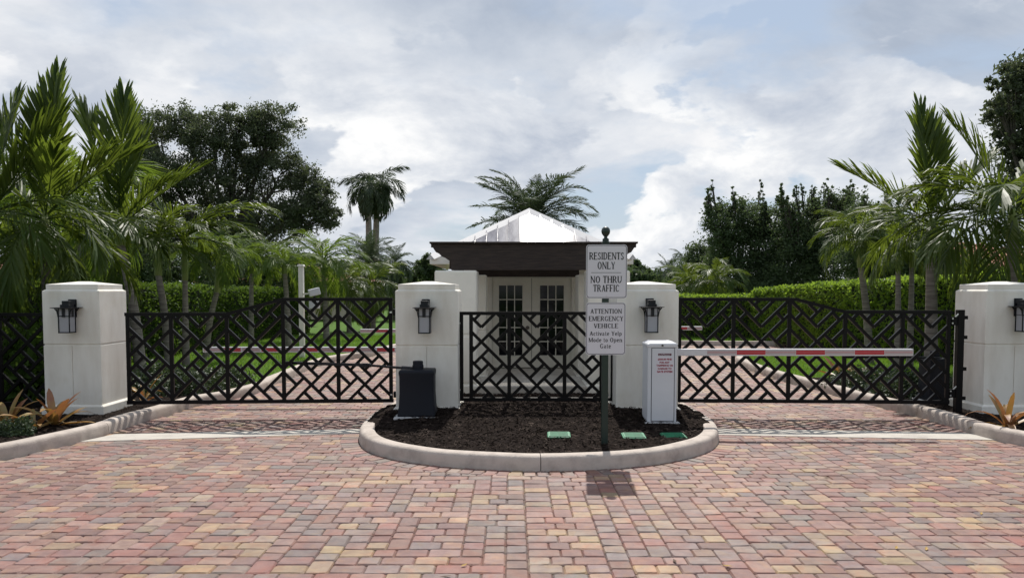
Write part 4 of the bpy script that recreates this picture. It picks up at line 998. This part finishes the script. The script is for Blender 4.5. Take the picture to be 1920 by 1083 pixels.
palm('palm_tree', 'tall palm with an upright feather frond behind the left fence panel and pillar', pp(88, 13.2), P(86, 452, 13.2), 12, K3, .92, .085, GPL, seed=32, elev=(50, -40), fixed=[(75, 84, 'up', 1.22), (110, 80, 'up', 1.1), (170, 66, 'up', 1.0), (10, 50, 'up', .8)])
palm('palm_tree', 'palm with a fan-like upright frond directly right of the left pillar', pp(262, 15.8), P(226, 458, 15.8), 11, ['up', 'arch', 'arch', 'droop'], .80, .10, GPL, seed=33, elev=(50, -10), fixed=[(95, 84, 'up', 1.35), (160, 72, 'up', 1.3), (10, 40, 'up', 1.0), (60, 74, 'up', 1.1)])
palm('palm_tree', 'leaning grey palm, second trunk from the left pillar seen through the gate', pp(316, 17.2), P(297, 515, 17.2), 10, ['arch'], .72, .085, GPL, seed=34, elev=(60, 12), sl=.95)
palm('palm_tree', 'straight slim palm, third trunk from the left pillar, long frond reaching right', pp(347, 17.6), P(347, 524, 17.6), 10, ['arch'], .72, .07, GPL, seed=35, elev=(60, 12), sl=1.35, fixed=[(0, 42, 'arch', 1.05), (-20, 25, 'arch', 1.0), (190, 50, 'up', .9)])
palm('palm_tree', 'palm leaning right with lush weeping crown, fourth trunk from the left pillar', pp(384, 19.5), P(407, 546, 19.5), 18, ['fine'], .62, .075, GPL, 'frond_lush', seed=36, elev=(80, 5), sl=1.55)
palm('palm_tree', 'lush palm with weeping fronds just left of the white camera post', pp(541, 23.), P(534, 512, 23.), 16, ['fine'], .62, .08, GPL, 'frond_lush', seed=37, elev=(80, 0))
palm('palm_tree', 'bushy palm with weeping fronds just right of the white camera post', pp(612, 27.), P(606, 512, 27.), 18, ['arch', 'fine', 'fine'], .92, .09, GPL, 'frond_lush', seed=38, elev=(80, -20))
palm('palm_tree', 'low bushy palm over the top rail of the left gate beside the pillar', pp(700, 34.), P(700, 552, 34.), 18, ['fine'], 1.0, .09, GPL, 'frond', seed=39, elev=(80, -20))
palm('palm_tree', 'low bushy palm left of the middle pillar, half behind it', pp(655, 31.), P(650, 548, 31.), 16, ['fine'], .95, .09, GPL, 'frond', seed=40, elev=(75, -20))
palm('palm_tree', 'bushy palm filling the gap high behind the two leftmost palms', pp(160, 19.), P(150, 430, 19.), 20, ['fine'], 1.2, .10, GPL, 'frond_lush', seed=41, elev=(85, -10))
palm('palm_tree', 'low palm between the lush weeping crown and the camera post', pp(470, 23.), P(472, 512, 23.), 14, ['fine'], .56, .07, GPL, 'frond_lush', seed=49, elev=(80, 5))
# right
palm('palm_tree', 'tall palm with an upright fan frond in front of the right hedge', pp(1748, 14.2), P(1746, 452, 14.2), 12, ['arch', 'arch', 'droop'], .72, .10, GPR, 'frond', seed=51, elev=(55, -10), fixed=[(100, 82, 'up', 1.08), (70, 80, 'up', .95), (172, 36, 'up', .95), (20, 45, 'up', .95), (-10, -8, 'arch', 1.)])
palm('palm_tree', 'palm with weeping crown, leftmost trunk against the right hedge', pp(1632, 18.), P(1614, 500, 18.), 18, ['fine'], .66, .08, GPR, 'frond', seed=52, elev=(80, 0), sl=1.1)
palm('palm_tree', 'slim palm, second trunk against the right hedge, dark drooping crown', pp(1685, 16.5), P(1684, 505, 16.5), 10, ['arch', 'droop'], .45, .06, GPR, 'frond', seed=53, elev=(65, 0), sl=.9)
palm('palm_tree', 'slim palm just left of the tall fan palm trunk', pp(1708, 17.), P(1710, 500, 17.), 11, ['arch', 'droop'], .5, .06, GPR, 'frond', seed=54, elev=(70, 0), sl=1.2)
palm('palm_tree', 'big palm at the right picture edge above the right pillar', pp(1905, 13.), P(1898, 448, 13.), 14, ['arch', 'arch', 'droop'], .9, .10, GPR, 'frond', seed=55, elev=(60, -15), fixed=[(160, 62, 'up', .95), (180, 35, 'arch', 1.), (200, 5, 'arch', 1.0)])
# far palms
royal = 'royal palms behind the left trees'
palm('royal_palm', 'tall royal palm with drooping dark crown, left one of the pair over the trees', pp(694, 58., 0), P(690, 362, 58.), 16, ['royal'], 1.3, .24, royal, 'frond_dark', seed=61, elev=(50, -50))
palm('royal_palm', 'tall royal palm with drooping dark crown, right one of the pair over the trees', pp(703, 60., 0), P(708, 358, 60.), 18, ['royal'], 1.4, .25, royal, 'frond_dark', seed=62, elev=(55, -50))
palm('date_palm', 'spiky young date palm below the two royal palms', pp(690, 36., 0), P(690, 490, 36.), 30, ['date'], .9, .18, 'date palms', 'frond_dark', seed=63, elev=(85, -15), shaft=False, trunkmat='bark')
palm('date_palm', 'large feathery date palm rising behind the guardhouse roof', pp(997, 31., 0), P(997, 416, 31.), 40, ['date'], 1.42, .22, 'date palms', 'frond_dark', seed=64, elev=(78, -5), shaft=False, trunkmat='bark')
palm('date_palm', 'dark palm right of the date palm, left of the guardhouse', pp(742, 48., 0), P(740, 492, 48.), 24, ['date', 'royal'], .8, .18, 'date palms', 'frond_dark', seed=65, elev=(80, -20), shaft=False, trunkmat='bark')
GRF = 'distant palms right of the guardhouse'
palm('palm_tree', 'distant palm with grey green crown right of the guardhouse', pp(1252, 55., 0), P(1255, 512, 55.), 20, ['date', 'royal'], .8, .16, GRF, 'frond_dark', seed=66, elev=(80, -25), shaft=False)
palm('palm_tree', 'distant small palm with pointed top beside the dark tree mass', pp(1283, 46., 0), P(1284, 500, 46.), 14, ['fine'], .6, .12, GRF, 'frond_dark', seed=67, elev=(85, -20))
palm('palm_tree', 'bushy low palm above the right gate next to the pillar', pp(1345, 30., 0), P(1342, 540, 30.), 18, ['fine'], .75, .10, GRF, 'frond', seed=68, elev=(75, -20))
palm('palm_tree', 'bushy low palm right behind the lantern pillar on the right', pp(1295, 32., 0), P(1292, 542, 32.), 18, ['fine'], .75, .10, GRF, 'frond', seed=69, elev=(75, -20))

# ------------------------------------------------------------------ broadleaf trees
def leaf_quads(c, size, r_, flat_=.0):
    m = len(c); d = r_.normal(size=(m, 3)); d /= np.linalg.norm(d, axis=1)[:, None]
    e = r_.normal(size=(m, 3)); e -= d * (d * e).sum(1)[:, None]; e /= np.linalg.norm(e, axis=1)[:, None]
    s_ = size * r_.uniform(.6, 1.3, m)[:, None]
    return np.stack([c - d * s_, c + e * s_ * .5, c + d * s_, c - e * s_ * .5], 1).reshape(-1, 3)
def tree(name, label, base, blobs, n_leaf, size, mat, group, seed, rtr=.2, cl=.2, cat='tree', per=42, depthk=1., trunks=1):
    """blobs: (centre Vector, rx, ry, rz)"""
    r_ = np.random.default_rng(seed); base = Vector(base); t = thing(name, label, cat, base, 0, group)
    vol = np.array([b[1] * b[3] for b in blobs]); vol = vol / vol.sum(); cen = []; rad_ = []; mul = []
    tw = MB(); main = sum((b[0] for b in blobs), Vector()) / len(blobs)
    fork = Vector((0, 0, (main.z - base.z) * .35))
    lean = Vector(((main.x - base.x) * .3, (main.y - base.y) * .3, 0)); fork += lean
    for q_ in range(trunks):
        off = Vector((random.uniform(-.5, .5), random.uniform(-.4, .4), 0)) * (q_ > 0)
        tw.tube([off + Vector((0, 0, -.1)), off + fork * .5 + Vector((.05, 0, 0)), off + fork], [rtr * 1.3, rtr, rtr * .85], 9)
    for (c, rx, ry, rz), v in zip(blobs, vol):
        nar = rz > 1.8 * rx; k = max(14 if nar else 3, int(n_leaf * v / per)); u = r_.normal(size=(k, 3)); u /= np.linalg.norm(u, axis=1)[:, None]
        rr2 = r_.uniform(.1, 1.0, k) ** .5 * np.where(r_.uniform(0, 1, k) < .18, r_.uniform(1., 1.28, k), 1.)
        tap = np.clip(1 - .8 * (u[:, 2] * rr2 + 1) / 2, .12, 1) if rz > 1.8 * rx else np.ones(k)
        pc = np.array(c)[None] + u * rr2[:, None] * np.stack([rx * tap, ry * tap, np.full(k, rz)], 1)
        cen.append(pc); mul.append(np.full(k, .3 if nar else 1.)); rad_.append(cl * min(rx, rz) * (.5 + .5 * tap) * r_.uniform(.6, 1.3, k))
        lc = c - base; mid = fork.lerp(lc, .55) + Vector((0, 0, -.1 * rz)); kk = .3 if nar else 1. ; tw.tube([fork, mid, lc], [rtr * .5 * kk, rtr * .3 * kk, rtr * .1 * kk], 6)
        for j in range(min(9, k)):
            e = Vector(pc[j]) - base; s0 = mid.lerp(lc, random.uniform(.2, 1)); tw.tube([s0, s0.lerp(e, .5) + Vector((0, 0, .05 * rz)), e], [rtr * .2, rtr * .12, rtr * .04], 5)
    tw.build('trunk', 'bark', t, smooth=True)
    cen = np.concatenate(cen); rad_ = np.concatenate(rad_); k = len(cen)
    per_ = np.maximum(3, (r_.integers(int(per * .4), int(per * 1.6), k) * np.concatenate(mul)).astype(int))
    lc = np.repeat(cen, per_, 0) + r_.normal(size=(per_.sum(), 3)) * np.repeat(rad_, per_)[:, None] * np.array([.55, .55, .42])
    lc -= np.array(base)[None]
    v = leaf_quads(lc, size, r_); link('crown', fastmesh('crown', v, np.arange(len(v)).reshape(-1, 4), mat), t)
    return t
def bl(Y, lst, dk=.8):
    out = []
    for px, py, rx, ry in lst:
        c = P(px, py, Y + random.uniform(-1, 1) * .02 * Y); k = Y / F; out.append((c, rx * k, max(rx, ry) * k * dk, ry * k))
    return out
tree('oak_tree', 'large dark oak behind the left palms with sky showing through its crown', (P(420, 600, 44).x, 44, 0),
     bl(44, [(272, 245, 50, 44), (262, 310, 50, 50), (345, 232, 54, 38), (400, 262, 50, 50), (450, 225, 46, 30), (510, 235, 52, 42), (480, 285, 60, 40), (320, 330, 80, 50), (430, 345, 80, 50), (530, 320, 50, 40), (590, 350, 44, 36), (570, 395, 60, 40), (500, 420, 80, 44), (400, 430, 90, 60), (300, 420, 60, 60), (614, 405, 28, 28)]),
     125000, .075, 'leaf_dark', 'dark trees in the distance', 71, rtr=.32, cl=.30, per=80)
tree('leafy_tree', 'dark broadleaf tree behind the leftmost palms', (P(60, 600, 30).x, 30, 0), bl(30, [(40, 360, 90, 60), (140, 390, 60, 50), (-30, 330, 80, 70), (90, 450, 110, 70), (210, 460, 70, 60)]), 40000, .06, 'leaf_mid', 'dark trees in the distance', 72, rtr=.25, cl=.28, per=60)
def shoots(lst, x0, x1, top, bot, n, seed):
    r_ = random.Random(seed); return lst + [(r_.uniform(x0, x1), r_.uniform(top, bot), r_.uniform(6, 11), r_.uniform(16, 34)) for _ in range(int(n * 3.4))]
tree('leafy_tree', 'dark spiky topped tree, left one of the mass right of the guardhouse', (P(1395, 600, 40).x, 40, 0),
     bl(40, shoots([(1345, 490, 36, 60), (1350, 430, 30, 50), (1385, 420, 36, 44), (1425, 425, 34, 44), (1395, 490, 60, 60), (1450, 480, 50, 60), (1420, 545, 100, 40)], 1322, 1458, 362, 425, 9, 1)), 62000, .066, 'leaf_mid', 'dark trees in the distance', 73, rtr=.16, cl=.34, per=60, trunks=3)
tree('leafy_tree', 'dark spiky topped tree, one of the mass nearest the right palms', (P(1510, 600, 38).x, 38, 0),
     bl(38, shoots([(1475, 425, 34, 50), (1515, 415, 40, 46), (1555, 405, 38, 46), (1590, 410, 36, 46), (1510, 460, 60, 50), (1560, 470, 60, 60), (1490, 530, 90, 50)], 1460, 1600, 356, 410, 10, 2)), 70000, .064, 'leaf_mid', 'dark trees in the distance', 74, rtr=.16, cl=.34, per=60, trunks=3)
tree('leafy_tree', 'dark bushy tree behind the weeping palm on the right', (P(1640, 600, 34).x, 34, 0),
     bl(34, shoots([(1620, 420, 40, 36), (1660, 430, 46, 40), (1620, 470, 60, 50), (1690, 470, 60, 50), (1740, 480, 60, 44), (1700, 515, 100, 36), (1800, 500, 60, 30)], 1590, 1700, 378, 415, 5, 3)), 65000, .062, 'leaf_mid', 'dark trees in the distance', 75, rtr=.16, cl=.42, per=44, trunks=2)
tree('leafy_tree', 'tall broadleaf tree cut by the right picture edge above the palms', (P(1985, 600, 24).x, 24, 0),
     bl(24, [(1905, 140, 34, 40), (1870, 165, 30, 22), (1940, 150, 60, 70), (1890, 220, 44, 40), (1875, 200, 34, 26), (1950, 230, 80, 80), (1905, 275, 46, 34), (1960, 320, 90, 80), (1920, 360, 60, 50)]), 21000, .075, 'leaf_dark', 'dark trees in the distance', 76, rtr=.14, cl=.3, per=44)
tree('leafy_tree', 'rounded mid green tree at the left foot of the dark spiky mass', (P(1300, 600, 43).x, 43, 0), bl(43, [(1312, 492, 26, 34), (1296, 515, 28, 28), (1270, 528, 30, 18), (1325, 520, 30, 36)]), 22000, .07, 'leaf_mid', 'dark trees in the distance', 82, rtr=.16, cl=.4)
tree('leafy_tree', 'small green tree peeping out left of the guardhouse', (P(798, 600, 60).x, 60, 0), bl(60, [(798, 500, 20, 18), (790, 515, 26, 18), (815, 512, 20, 18), (800, 535, 40, 22)]), 7000, .16, 'leaf_mid', 'distant trees near the guardhouse', 77, rtr=.2, cl=.3)
tree('leafy_tree', 'rounded green tree right of the guardhouse sign', (P(1195, 600, 55).x, 55, 0), bl(55, [(1185, 505, 26, 18), (1200, 515, 26, 18), (1190, 530, 44, 24)]), 7000, .16, 'leaf_mid', 'distant trees near the guardhouse', 78, rtr=.2, cl=.3)
tree('leafy_tree', 'far pale tree line clump left of the middle pillar', (P(650, 600, 75).x, 75, 0), bl(75, [(600, 515, 60, 30), (680, 520, 60, 26), (740, 525, 50, 22)]), 9000, .25, 'leaf_far', 'distant trees near the guardhouse', 79, rtr=.3, cl=.3)
tree('leafy_tree', 'far pale tree clump low on the horizon right of the guardhouse', (P(1250, 600, 80).x, 80, 0), bl(80, [(1230, 525, 44, 18), (1290, 520, 50, 24), (1180, 530, 60, 16)]), 8000, .25, 'leaf_far', 'distant trees near the guardhouse', 80, rtr=.3, cl=.3)
tree('leafy_tree', 'dense dark foliage behind the left hedge and palm trunks', (P(440, 600, 30).x, 30, 0), bl(30, [(330, 500, 90, 50), (440, 500, 80, 50), (540, 510, 60, 46), (230, 490, 90, 60), (110, 490, 90, 50)]), 40000, .07, 'leaf_mid', 'dark trees in the distance', 81, rtr=.2, cl=.3)

# far-off low wood closing the horizon
r_ = np.random.default_rng(44); n_ = 60000
tx = r_.uniform(-130, 130, n_); hh_ = np.array([2.6 + 1.1 * mnoise.noise(Vector((x * .11, 3., 0))) + .8 * mnoise.noise(Vector((x * .45, 8., 0))) for x in tx])
cl_ = np.stack([tx, 100 + r_.normal(0, 2.2, n_) + .0022 * tx ** 2 * -1, hh_ * r_.uniform(0, 1, n_) ** .6], 1)
vq = leaf_quads(cl_, .22, r_); stuff(link('treeline', fastmesh('treeline', vq, np.arange(len(vq)).reshape(-1, 4), 'leaf_far')))

# ------------------------------------------------------------------ hedges
def hedge(label, path, wid, ztop, n, size, mat, seed, zb=.1, zend=None):
    r_ = np.random.default_rng(seed); path = [Vector((a, b, 0)) for a, b in path]; Ls = [0]
    for a, b in zip(path[:-1], path[1:]): Ls.append(Ls[-1] + (b - a).length)
    t = thing('hedge', label, 'hedge', (path[0].x, path[0].y, 0), 0, 'clipped hedges')
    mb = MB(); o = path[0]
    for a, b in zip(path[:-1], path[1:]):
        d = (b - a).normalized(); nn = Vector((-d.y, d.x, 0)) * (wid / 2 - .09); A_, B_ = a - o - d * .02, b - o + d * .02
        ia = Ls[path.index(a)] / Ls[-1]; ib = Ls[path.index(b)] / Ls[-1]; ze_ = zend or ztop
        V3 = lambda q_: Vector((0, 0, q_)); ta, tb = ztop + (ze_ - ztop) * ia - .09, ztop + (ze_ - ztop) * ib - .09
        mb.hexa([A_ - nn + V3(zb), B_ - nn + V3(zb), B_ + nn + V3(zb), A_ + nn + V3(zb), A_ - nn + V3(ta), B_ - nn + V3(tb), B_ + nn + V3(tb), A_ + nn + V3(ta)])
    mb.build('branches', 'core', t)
    s_ = r_.uniform(0, Ls[-1], n); cs = []
    per = 2 * (ztop - zb) + wid; q_ = r_.uniform(0, per, n)
    i = np.clip(np.searchsorted(Ls, s_, 'right') - 1, 0, len(path) - 2)
    pa = np.array([[p.x, p.y] for p in path]); La = np.array(Ls); a = pa[i]; b = pa[i + 1]; u = ((s_ - La[i]) / (La[i + 1] - La[i]))[:, None]; p = a + (b - a) * u
    d = (b - a) / np.linalg.norm(b - a, axis=1)[:, None]; nn = np.stack([-d[:, 1], d[:, 0]], 1); hh = ztop - zb
    off = np.where(q_ < hh, -wid / 2, np.where(q_ < hh + wid, -wid / 2 + (q_ - hh), wid / 2)); z = np.where(q_ < hh, zb + q_, np.where(q_ < hh + wid, ztop, zb + (q_ - hh - wid)))
    zk = 1 + ((zend or ztop) / ztop - 1) * s_ / Ls[-1]; z = z * zk
    lump = np.array([mnoise.noise(Vector((x * 1.3, y * 1.3, w * 1.3))) for x, y, w in zip(p[:, 0] + off, p[:, 1], z)]) * .10
    lump2 = np.array([mnoise.noise(Vector((x * 4, y * 4, w * 4))) for x, y, w in zip(p[:, 0] + off, p[:, 1], z)]) * .06
    outw = lump + lump2 + r_.normal(0, .03, n)
    top = (q_ >= hh) & (q_ < hh + wid)
    off2 = off + np.where(top, r_.normal(0, .03, n), np.sign(off) * outw); z2 = z + np.where(top, outw, r_.normal(0, .03, n))
    c = np.concatenate([p + nn * off2[:, None], z2[:, None]], 1) - np.array([o.x, o.y, 0])
    v = leaf_quads(c, size, r_); link('leaves', fastmesh('leaves', v, np.arange(len(v)).reshape(-1, 4), mat), t)
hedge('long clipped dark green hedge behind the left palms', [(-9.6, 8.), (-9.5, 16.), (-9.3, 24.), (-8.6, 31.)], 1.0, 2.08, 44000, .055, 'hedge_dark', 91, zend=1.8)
hedge('bright green clipped hedge behind the right palms', [(12.2, 12.), (10.9, 17.), (9.6, 22.5), (8.9, 27.)], 1.1, 2.35, 44000, .055, 'hedge', 92, zend=1.85)
hedge('clipped hedge running across behind the right gate', [(9.2, 27.6), (6., 28.4), (2.6, 30.6), (-.5, 33.)], 1.1, 1.6, 24000, .058, 'hedge', 93)

# ------------------------------------------------------------------ small plants
def strap_leaf(seed, L_, w, bend, mat):
    r_ = random.Random(seed); n = 7; x = z = 0.; m_ = MB(); a0 = 0.
    for i in range(n + 1):
        t_ = i / n; a = -bend * t_ ** 1.5; ww = w * (.62 + .75 * t_ - 1.15 * t_ ** 4) if i < n else .004
        ww = max(ww, .004); m_.v += [(x, -ww, z + ww * .35), (x, 0, z), (x, ww, z + ww * .35)]; x += math.cos(a) * L_ / n; z += math.sin(a) * L_ / n
    for i in range(n):
        q_ = i * 3; m_.f += [(q_, q_ + 1, q_ + 4, q_ + 3), (q_ + 1, q_ + 2, q_ + 5, q_ + 4)]
    me = bpy.data.meshes.new('leaf'); me.from_pydata(m_.v, [], m_.f); me.materials.append(MT[mat]); me.shade_smooth(); return me
SL = [strap_leaf(i, .50, .040, R(b), m) for i, (b, m) in enumerate(((25, 'brom'), (60, 'brom'), (100, 'brom'), (35, 'brom_red'), (80, 'brom'), (120, 'brom_red')))]
def bromeliad(label, pos, n, s_, seed, group='orange bromeliads', elev=(78, 5)):
    r_ = random.Random(seed); t = thing('bromeliad', label, 'plant', pos, 0, group); ya = r_.uniform(0, 6)
    for i in range(n):
        o = link('leaf', r_.choice(SL), t); f = i / (n - 1); k = s_ * r_.uniform(.75, 1.15); o.scale = (k, k * r_.uniform(.8, 1.2), k)
        o.rotation_euler = (r_.uniform(-.3, .3), -R(elev[0] + (elev[1] - elev[0]) * f + r_.uniform(-10, 10)), ya + i * 2.4 + r_.uniform(-.3, .3))
    return t
def gnd(px, py): g_ = G(px, py, .1); return (g_.x, g_.y, .07)
bromeliad('orange bromeliad in front of the left pillar, larger one', gnd(102, 797), 20, 1.08, 3)
bromeliad('orange bromeliad with red tips at the left picture edge', gnd(14, 798), 17, 1.05, 4)
bromeliad('low spreading orange bromeliad between the two front left ones', gnd(64, 804), 13, 1.0, 5, elev=(60, -5))
bromeliad('golden bromeliad at the foot of the right pillar', gnd(1888, 800), 18, 1.1, 6)
bromeliad('bright orange bromeliad behind the left end of the left gate', gnd(268, 752), 10, 1.0, 7)
bromeliad('orange bromeliad behind the right gate near the kerb, left of two', gnd(1575, 712), 11, 1.15, 8)
bromeliad('orange bromeliad behind the right gate nearest the palms', gnd(1615, 714), 11, 1.1, 9)
def shrub(label, pos, rx, rz, n, size, mat, seed, group):
    r_ = np.random.default_rng(seed); u = r_.normal(size=(n, 3)); u /= np.linalg.norm(u, axis=1)[:, None]; rr2 = r_.uniform(.3, 1, n) ** .5
    lump = 1 + .25 * np.sin(u[:, 0] * 5 + seed) * np.cos(u[:, 1] * 4 + seed * 2)
    c = u * (rr2 * lump)[:, None] * np.array([rx, rx * .8, rz]); c[:, 2] = np.abs(c[:, 2])
    t = thing('shrub', label, 'shrub', pos, 0, group); v = leaf_quads(c, size, r_); link('leaves', fastmesh('leaves', v, np.arange(len(v)).reshape(-1, 4), mat), t)
    m_ = MB()
    for k in range(7): m_.tube([(0, 0, -.03), Vector(c[k]) * .5, Vector(c[k]) * .9], [.012, .008, .003], 5)
    m_.build('stems', 'bark', t)
GS = 'low shrubs in the beds'
for i, (px, py, rx, rz, lb) in enumerate(((30, 815, .25, .24, 'small feathery grey green shrub at the left edge by the kerb'), (355, 735, .7, .42, 'low dark shrub behind the left gate, nearest the pillar'), (405, 722, .75, .40, 'low dark shrub behind the left gate next to the lawn'), (300, 728, .6, .5, 'low dark shrub between two palm trunks behind the left gate'),
        (1640, 728, .75, .40, 'low dark shrub behind the right gate beside the bromeliads'), (1700, 738, .8, .42, 'low dark shrub behind the right gate in the middle of the bed'), (1745, 742, .6, .40, 'low dark shrub beside the operator behind the right gate'), (1600, 722, .5, .3, 'small dark shrub at the lawn edge behind the right gate'))):
    shrub(lb, gnd(px, py), rx, rz, 2600 if i else 1800, .035 if i else .022, 'shrub', 100 + i, GS)
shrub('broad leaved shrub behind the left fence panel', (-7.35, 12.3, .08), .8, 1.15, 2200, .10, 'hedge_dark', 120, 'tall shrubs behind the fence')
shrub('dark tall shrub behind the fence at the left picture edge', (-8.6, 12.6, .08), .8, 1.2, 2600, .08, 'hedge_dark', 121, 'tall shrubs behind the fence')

# white post with camera on the left lawn
g_ = G(567, 671, .1)
cp = thing('camera_post', 'white square post with a grey camera box on the left lawn', 'post', (g_.x, g_.y, .08)); k = g_.y / F
hp_ = P(565, 498, g_.y).z
MB().box(-.06, .06, -.06, .06, 0, hp_ - .1).build('post', 'trim', cp, bevel=.006); MB().frus((-.085, .085, -.085, .085, hp_ - .1), (-.07, .07, -.07, .07, hp_ - .05)).build('post_cap', 'trim', cp, bevel=.006)
zc_ = P(565, 551, g_.y).z - .08
MB().bar((.05, -.05, zc_), (.28, -.12, zc_ + .02), .04, .05).build('bracket', 'trim', cp); o = MB().box(-.14, .14, -.10, .10, -.09, .09).build('camera_box', 'grey', cp, bevel=.02); o.location = (.36, -.14, zc_ + .05); o.rotation_euler = (0, R(-14), R(20))
o = MB().box(-.12, .12, -.1, .1, -.12, .12).build('junction_box', 'grey', cp, bevel=.02); o.location = (.34, -.05, zc_ - .25)

# houses far behind
def house(label, xc, y, w, d, hw, hr, group):
    t = thing('house', label, 'house', (xc, y, 0), 0, group); MB().box(-w / 2, w / 2, -d / 2, d / 2, 0, hw).build('wall', 'housewall', t)
    e = .5; a = w / 2 + e; b = d / 2 + e; rdg = max(.2, w / 2 - d / 2)
    m_ = MB(); m_.add([(-a, -b, hw), (a, -b, hw), (a, b, hw), (-a, b, hw), (-rdg, 0, hw + hr), (rdg, 0, hw + hr)], [(0, 1, 5, 4), (1, 2, 5), (2, 3, 4, 5), (3, 0, 4), (3, 2, 1, 0)]); rf = m_.build('roof', 'tile', t)
    n = int(w / .35)
    ms = MB()
    for i in range(n):
        x = -a + .2 + i * (2 * a - .4) / (n - 1); u = 1 - max(0, abs(x) - rdg) / (a - rdg); p, q_ = Vector((x, -b, hw + .03)), Vector((x, -b + b * u, hw + hr * u + .03)); ms.bar(p, q_, .12, .08, (0, 0, 1))
    ms.build('tile_ridges', 'tile', rf)
    for x in (-w * .28, w * .25): MB().box(x - .7, x + .7, -d / 2 - .03, -d / 2 + .02, .9, 2.2).build('window', 'glass', t)
house('house with terracotta roof glimpsed between the palms right of centre hedge', P(1800, 500, 42).x, 42, 9, 8, 2.95, 1.4, 'terracotta roofed houses')
house('house with terracotta roof glimpsed behind the white camera post', P(555, 500, 52).x, 52, 10, 9, 2.3, 1.3, 'terracotta roofed houses')
house('house with terracotta roof glimpsed behind the leftmost palm trunks', P(80, 500, 45).x, 45, 6, 6, 2.9, 1.3, 'terracotta roofed houses')

# fallen leaves on the bricks
lf = []
for s_ in range(3):
    m_ = MB(); L_ = .03 + .008 * s_; m_.add([(-L_, 0, .004), (0, .012, .008), (L_, 0, .012), (0, -.012, .006), (0, 0, .002)], [(0, 4, 1), (1, 4, 2), (2, 4, 3), (3, 4, 0)])
    me = bpy.data.meshes.new('fallen_leaf'); me.from_pydata(m_.v, [], m_.f); me.materials.append(MT['dry' if s_ < 2 else 'dry2']); lf.append(me)
for px, py, k, lb in ((1681, 1027, 0, 'yellow dry leaf on the bricks, left one of two close together in the lower right'), (1737, 1029, 1, 'yellow dry leaf on the bricks, right one of two close together in the lower right'),
        (1840, 963, 0, 'pale yellow leaf on the bricks near the right edge of the picture'), (1363, 1061, 1, 'pale dry leaf on the bricks at the bottom edge, right of the sign shadow'),
        (870, 1060, 0, 'curled tan leaf on the bricks at the bottom edge, left of the middle'), (841, 889, 2, 'dark brown leaf on the bricks touching the front left of the island kerb'),
        (1030, 888, 2, 'dark brown leaf on the bricks below the joint of the island kerb'), (1057, 885, 2, 'dark brown leaf beside the sign shadow, against the island kerb'),
        (1550, 895, 2, 'dark brown leaf on the bricks between the island and the right kerb'), (1265, 1052, 2, 'dark brown leaf on the bricks low in the picture below the sign shadow'),
        (835, 1081, 2, 'dark brown leaf at the very bottom edge of the brick driveway')):
    g_ = G(px, py, .004); o = link('fallen_leaf', lf[k], None); o.location = (g_.x, g_.y, .004); o.rotation_euler = (0, 0, random.uniform(0, 6)); tag(o, lb, 'leaf', 'fallen leaves on the driveway')
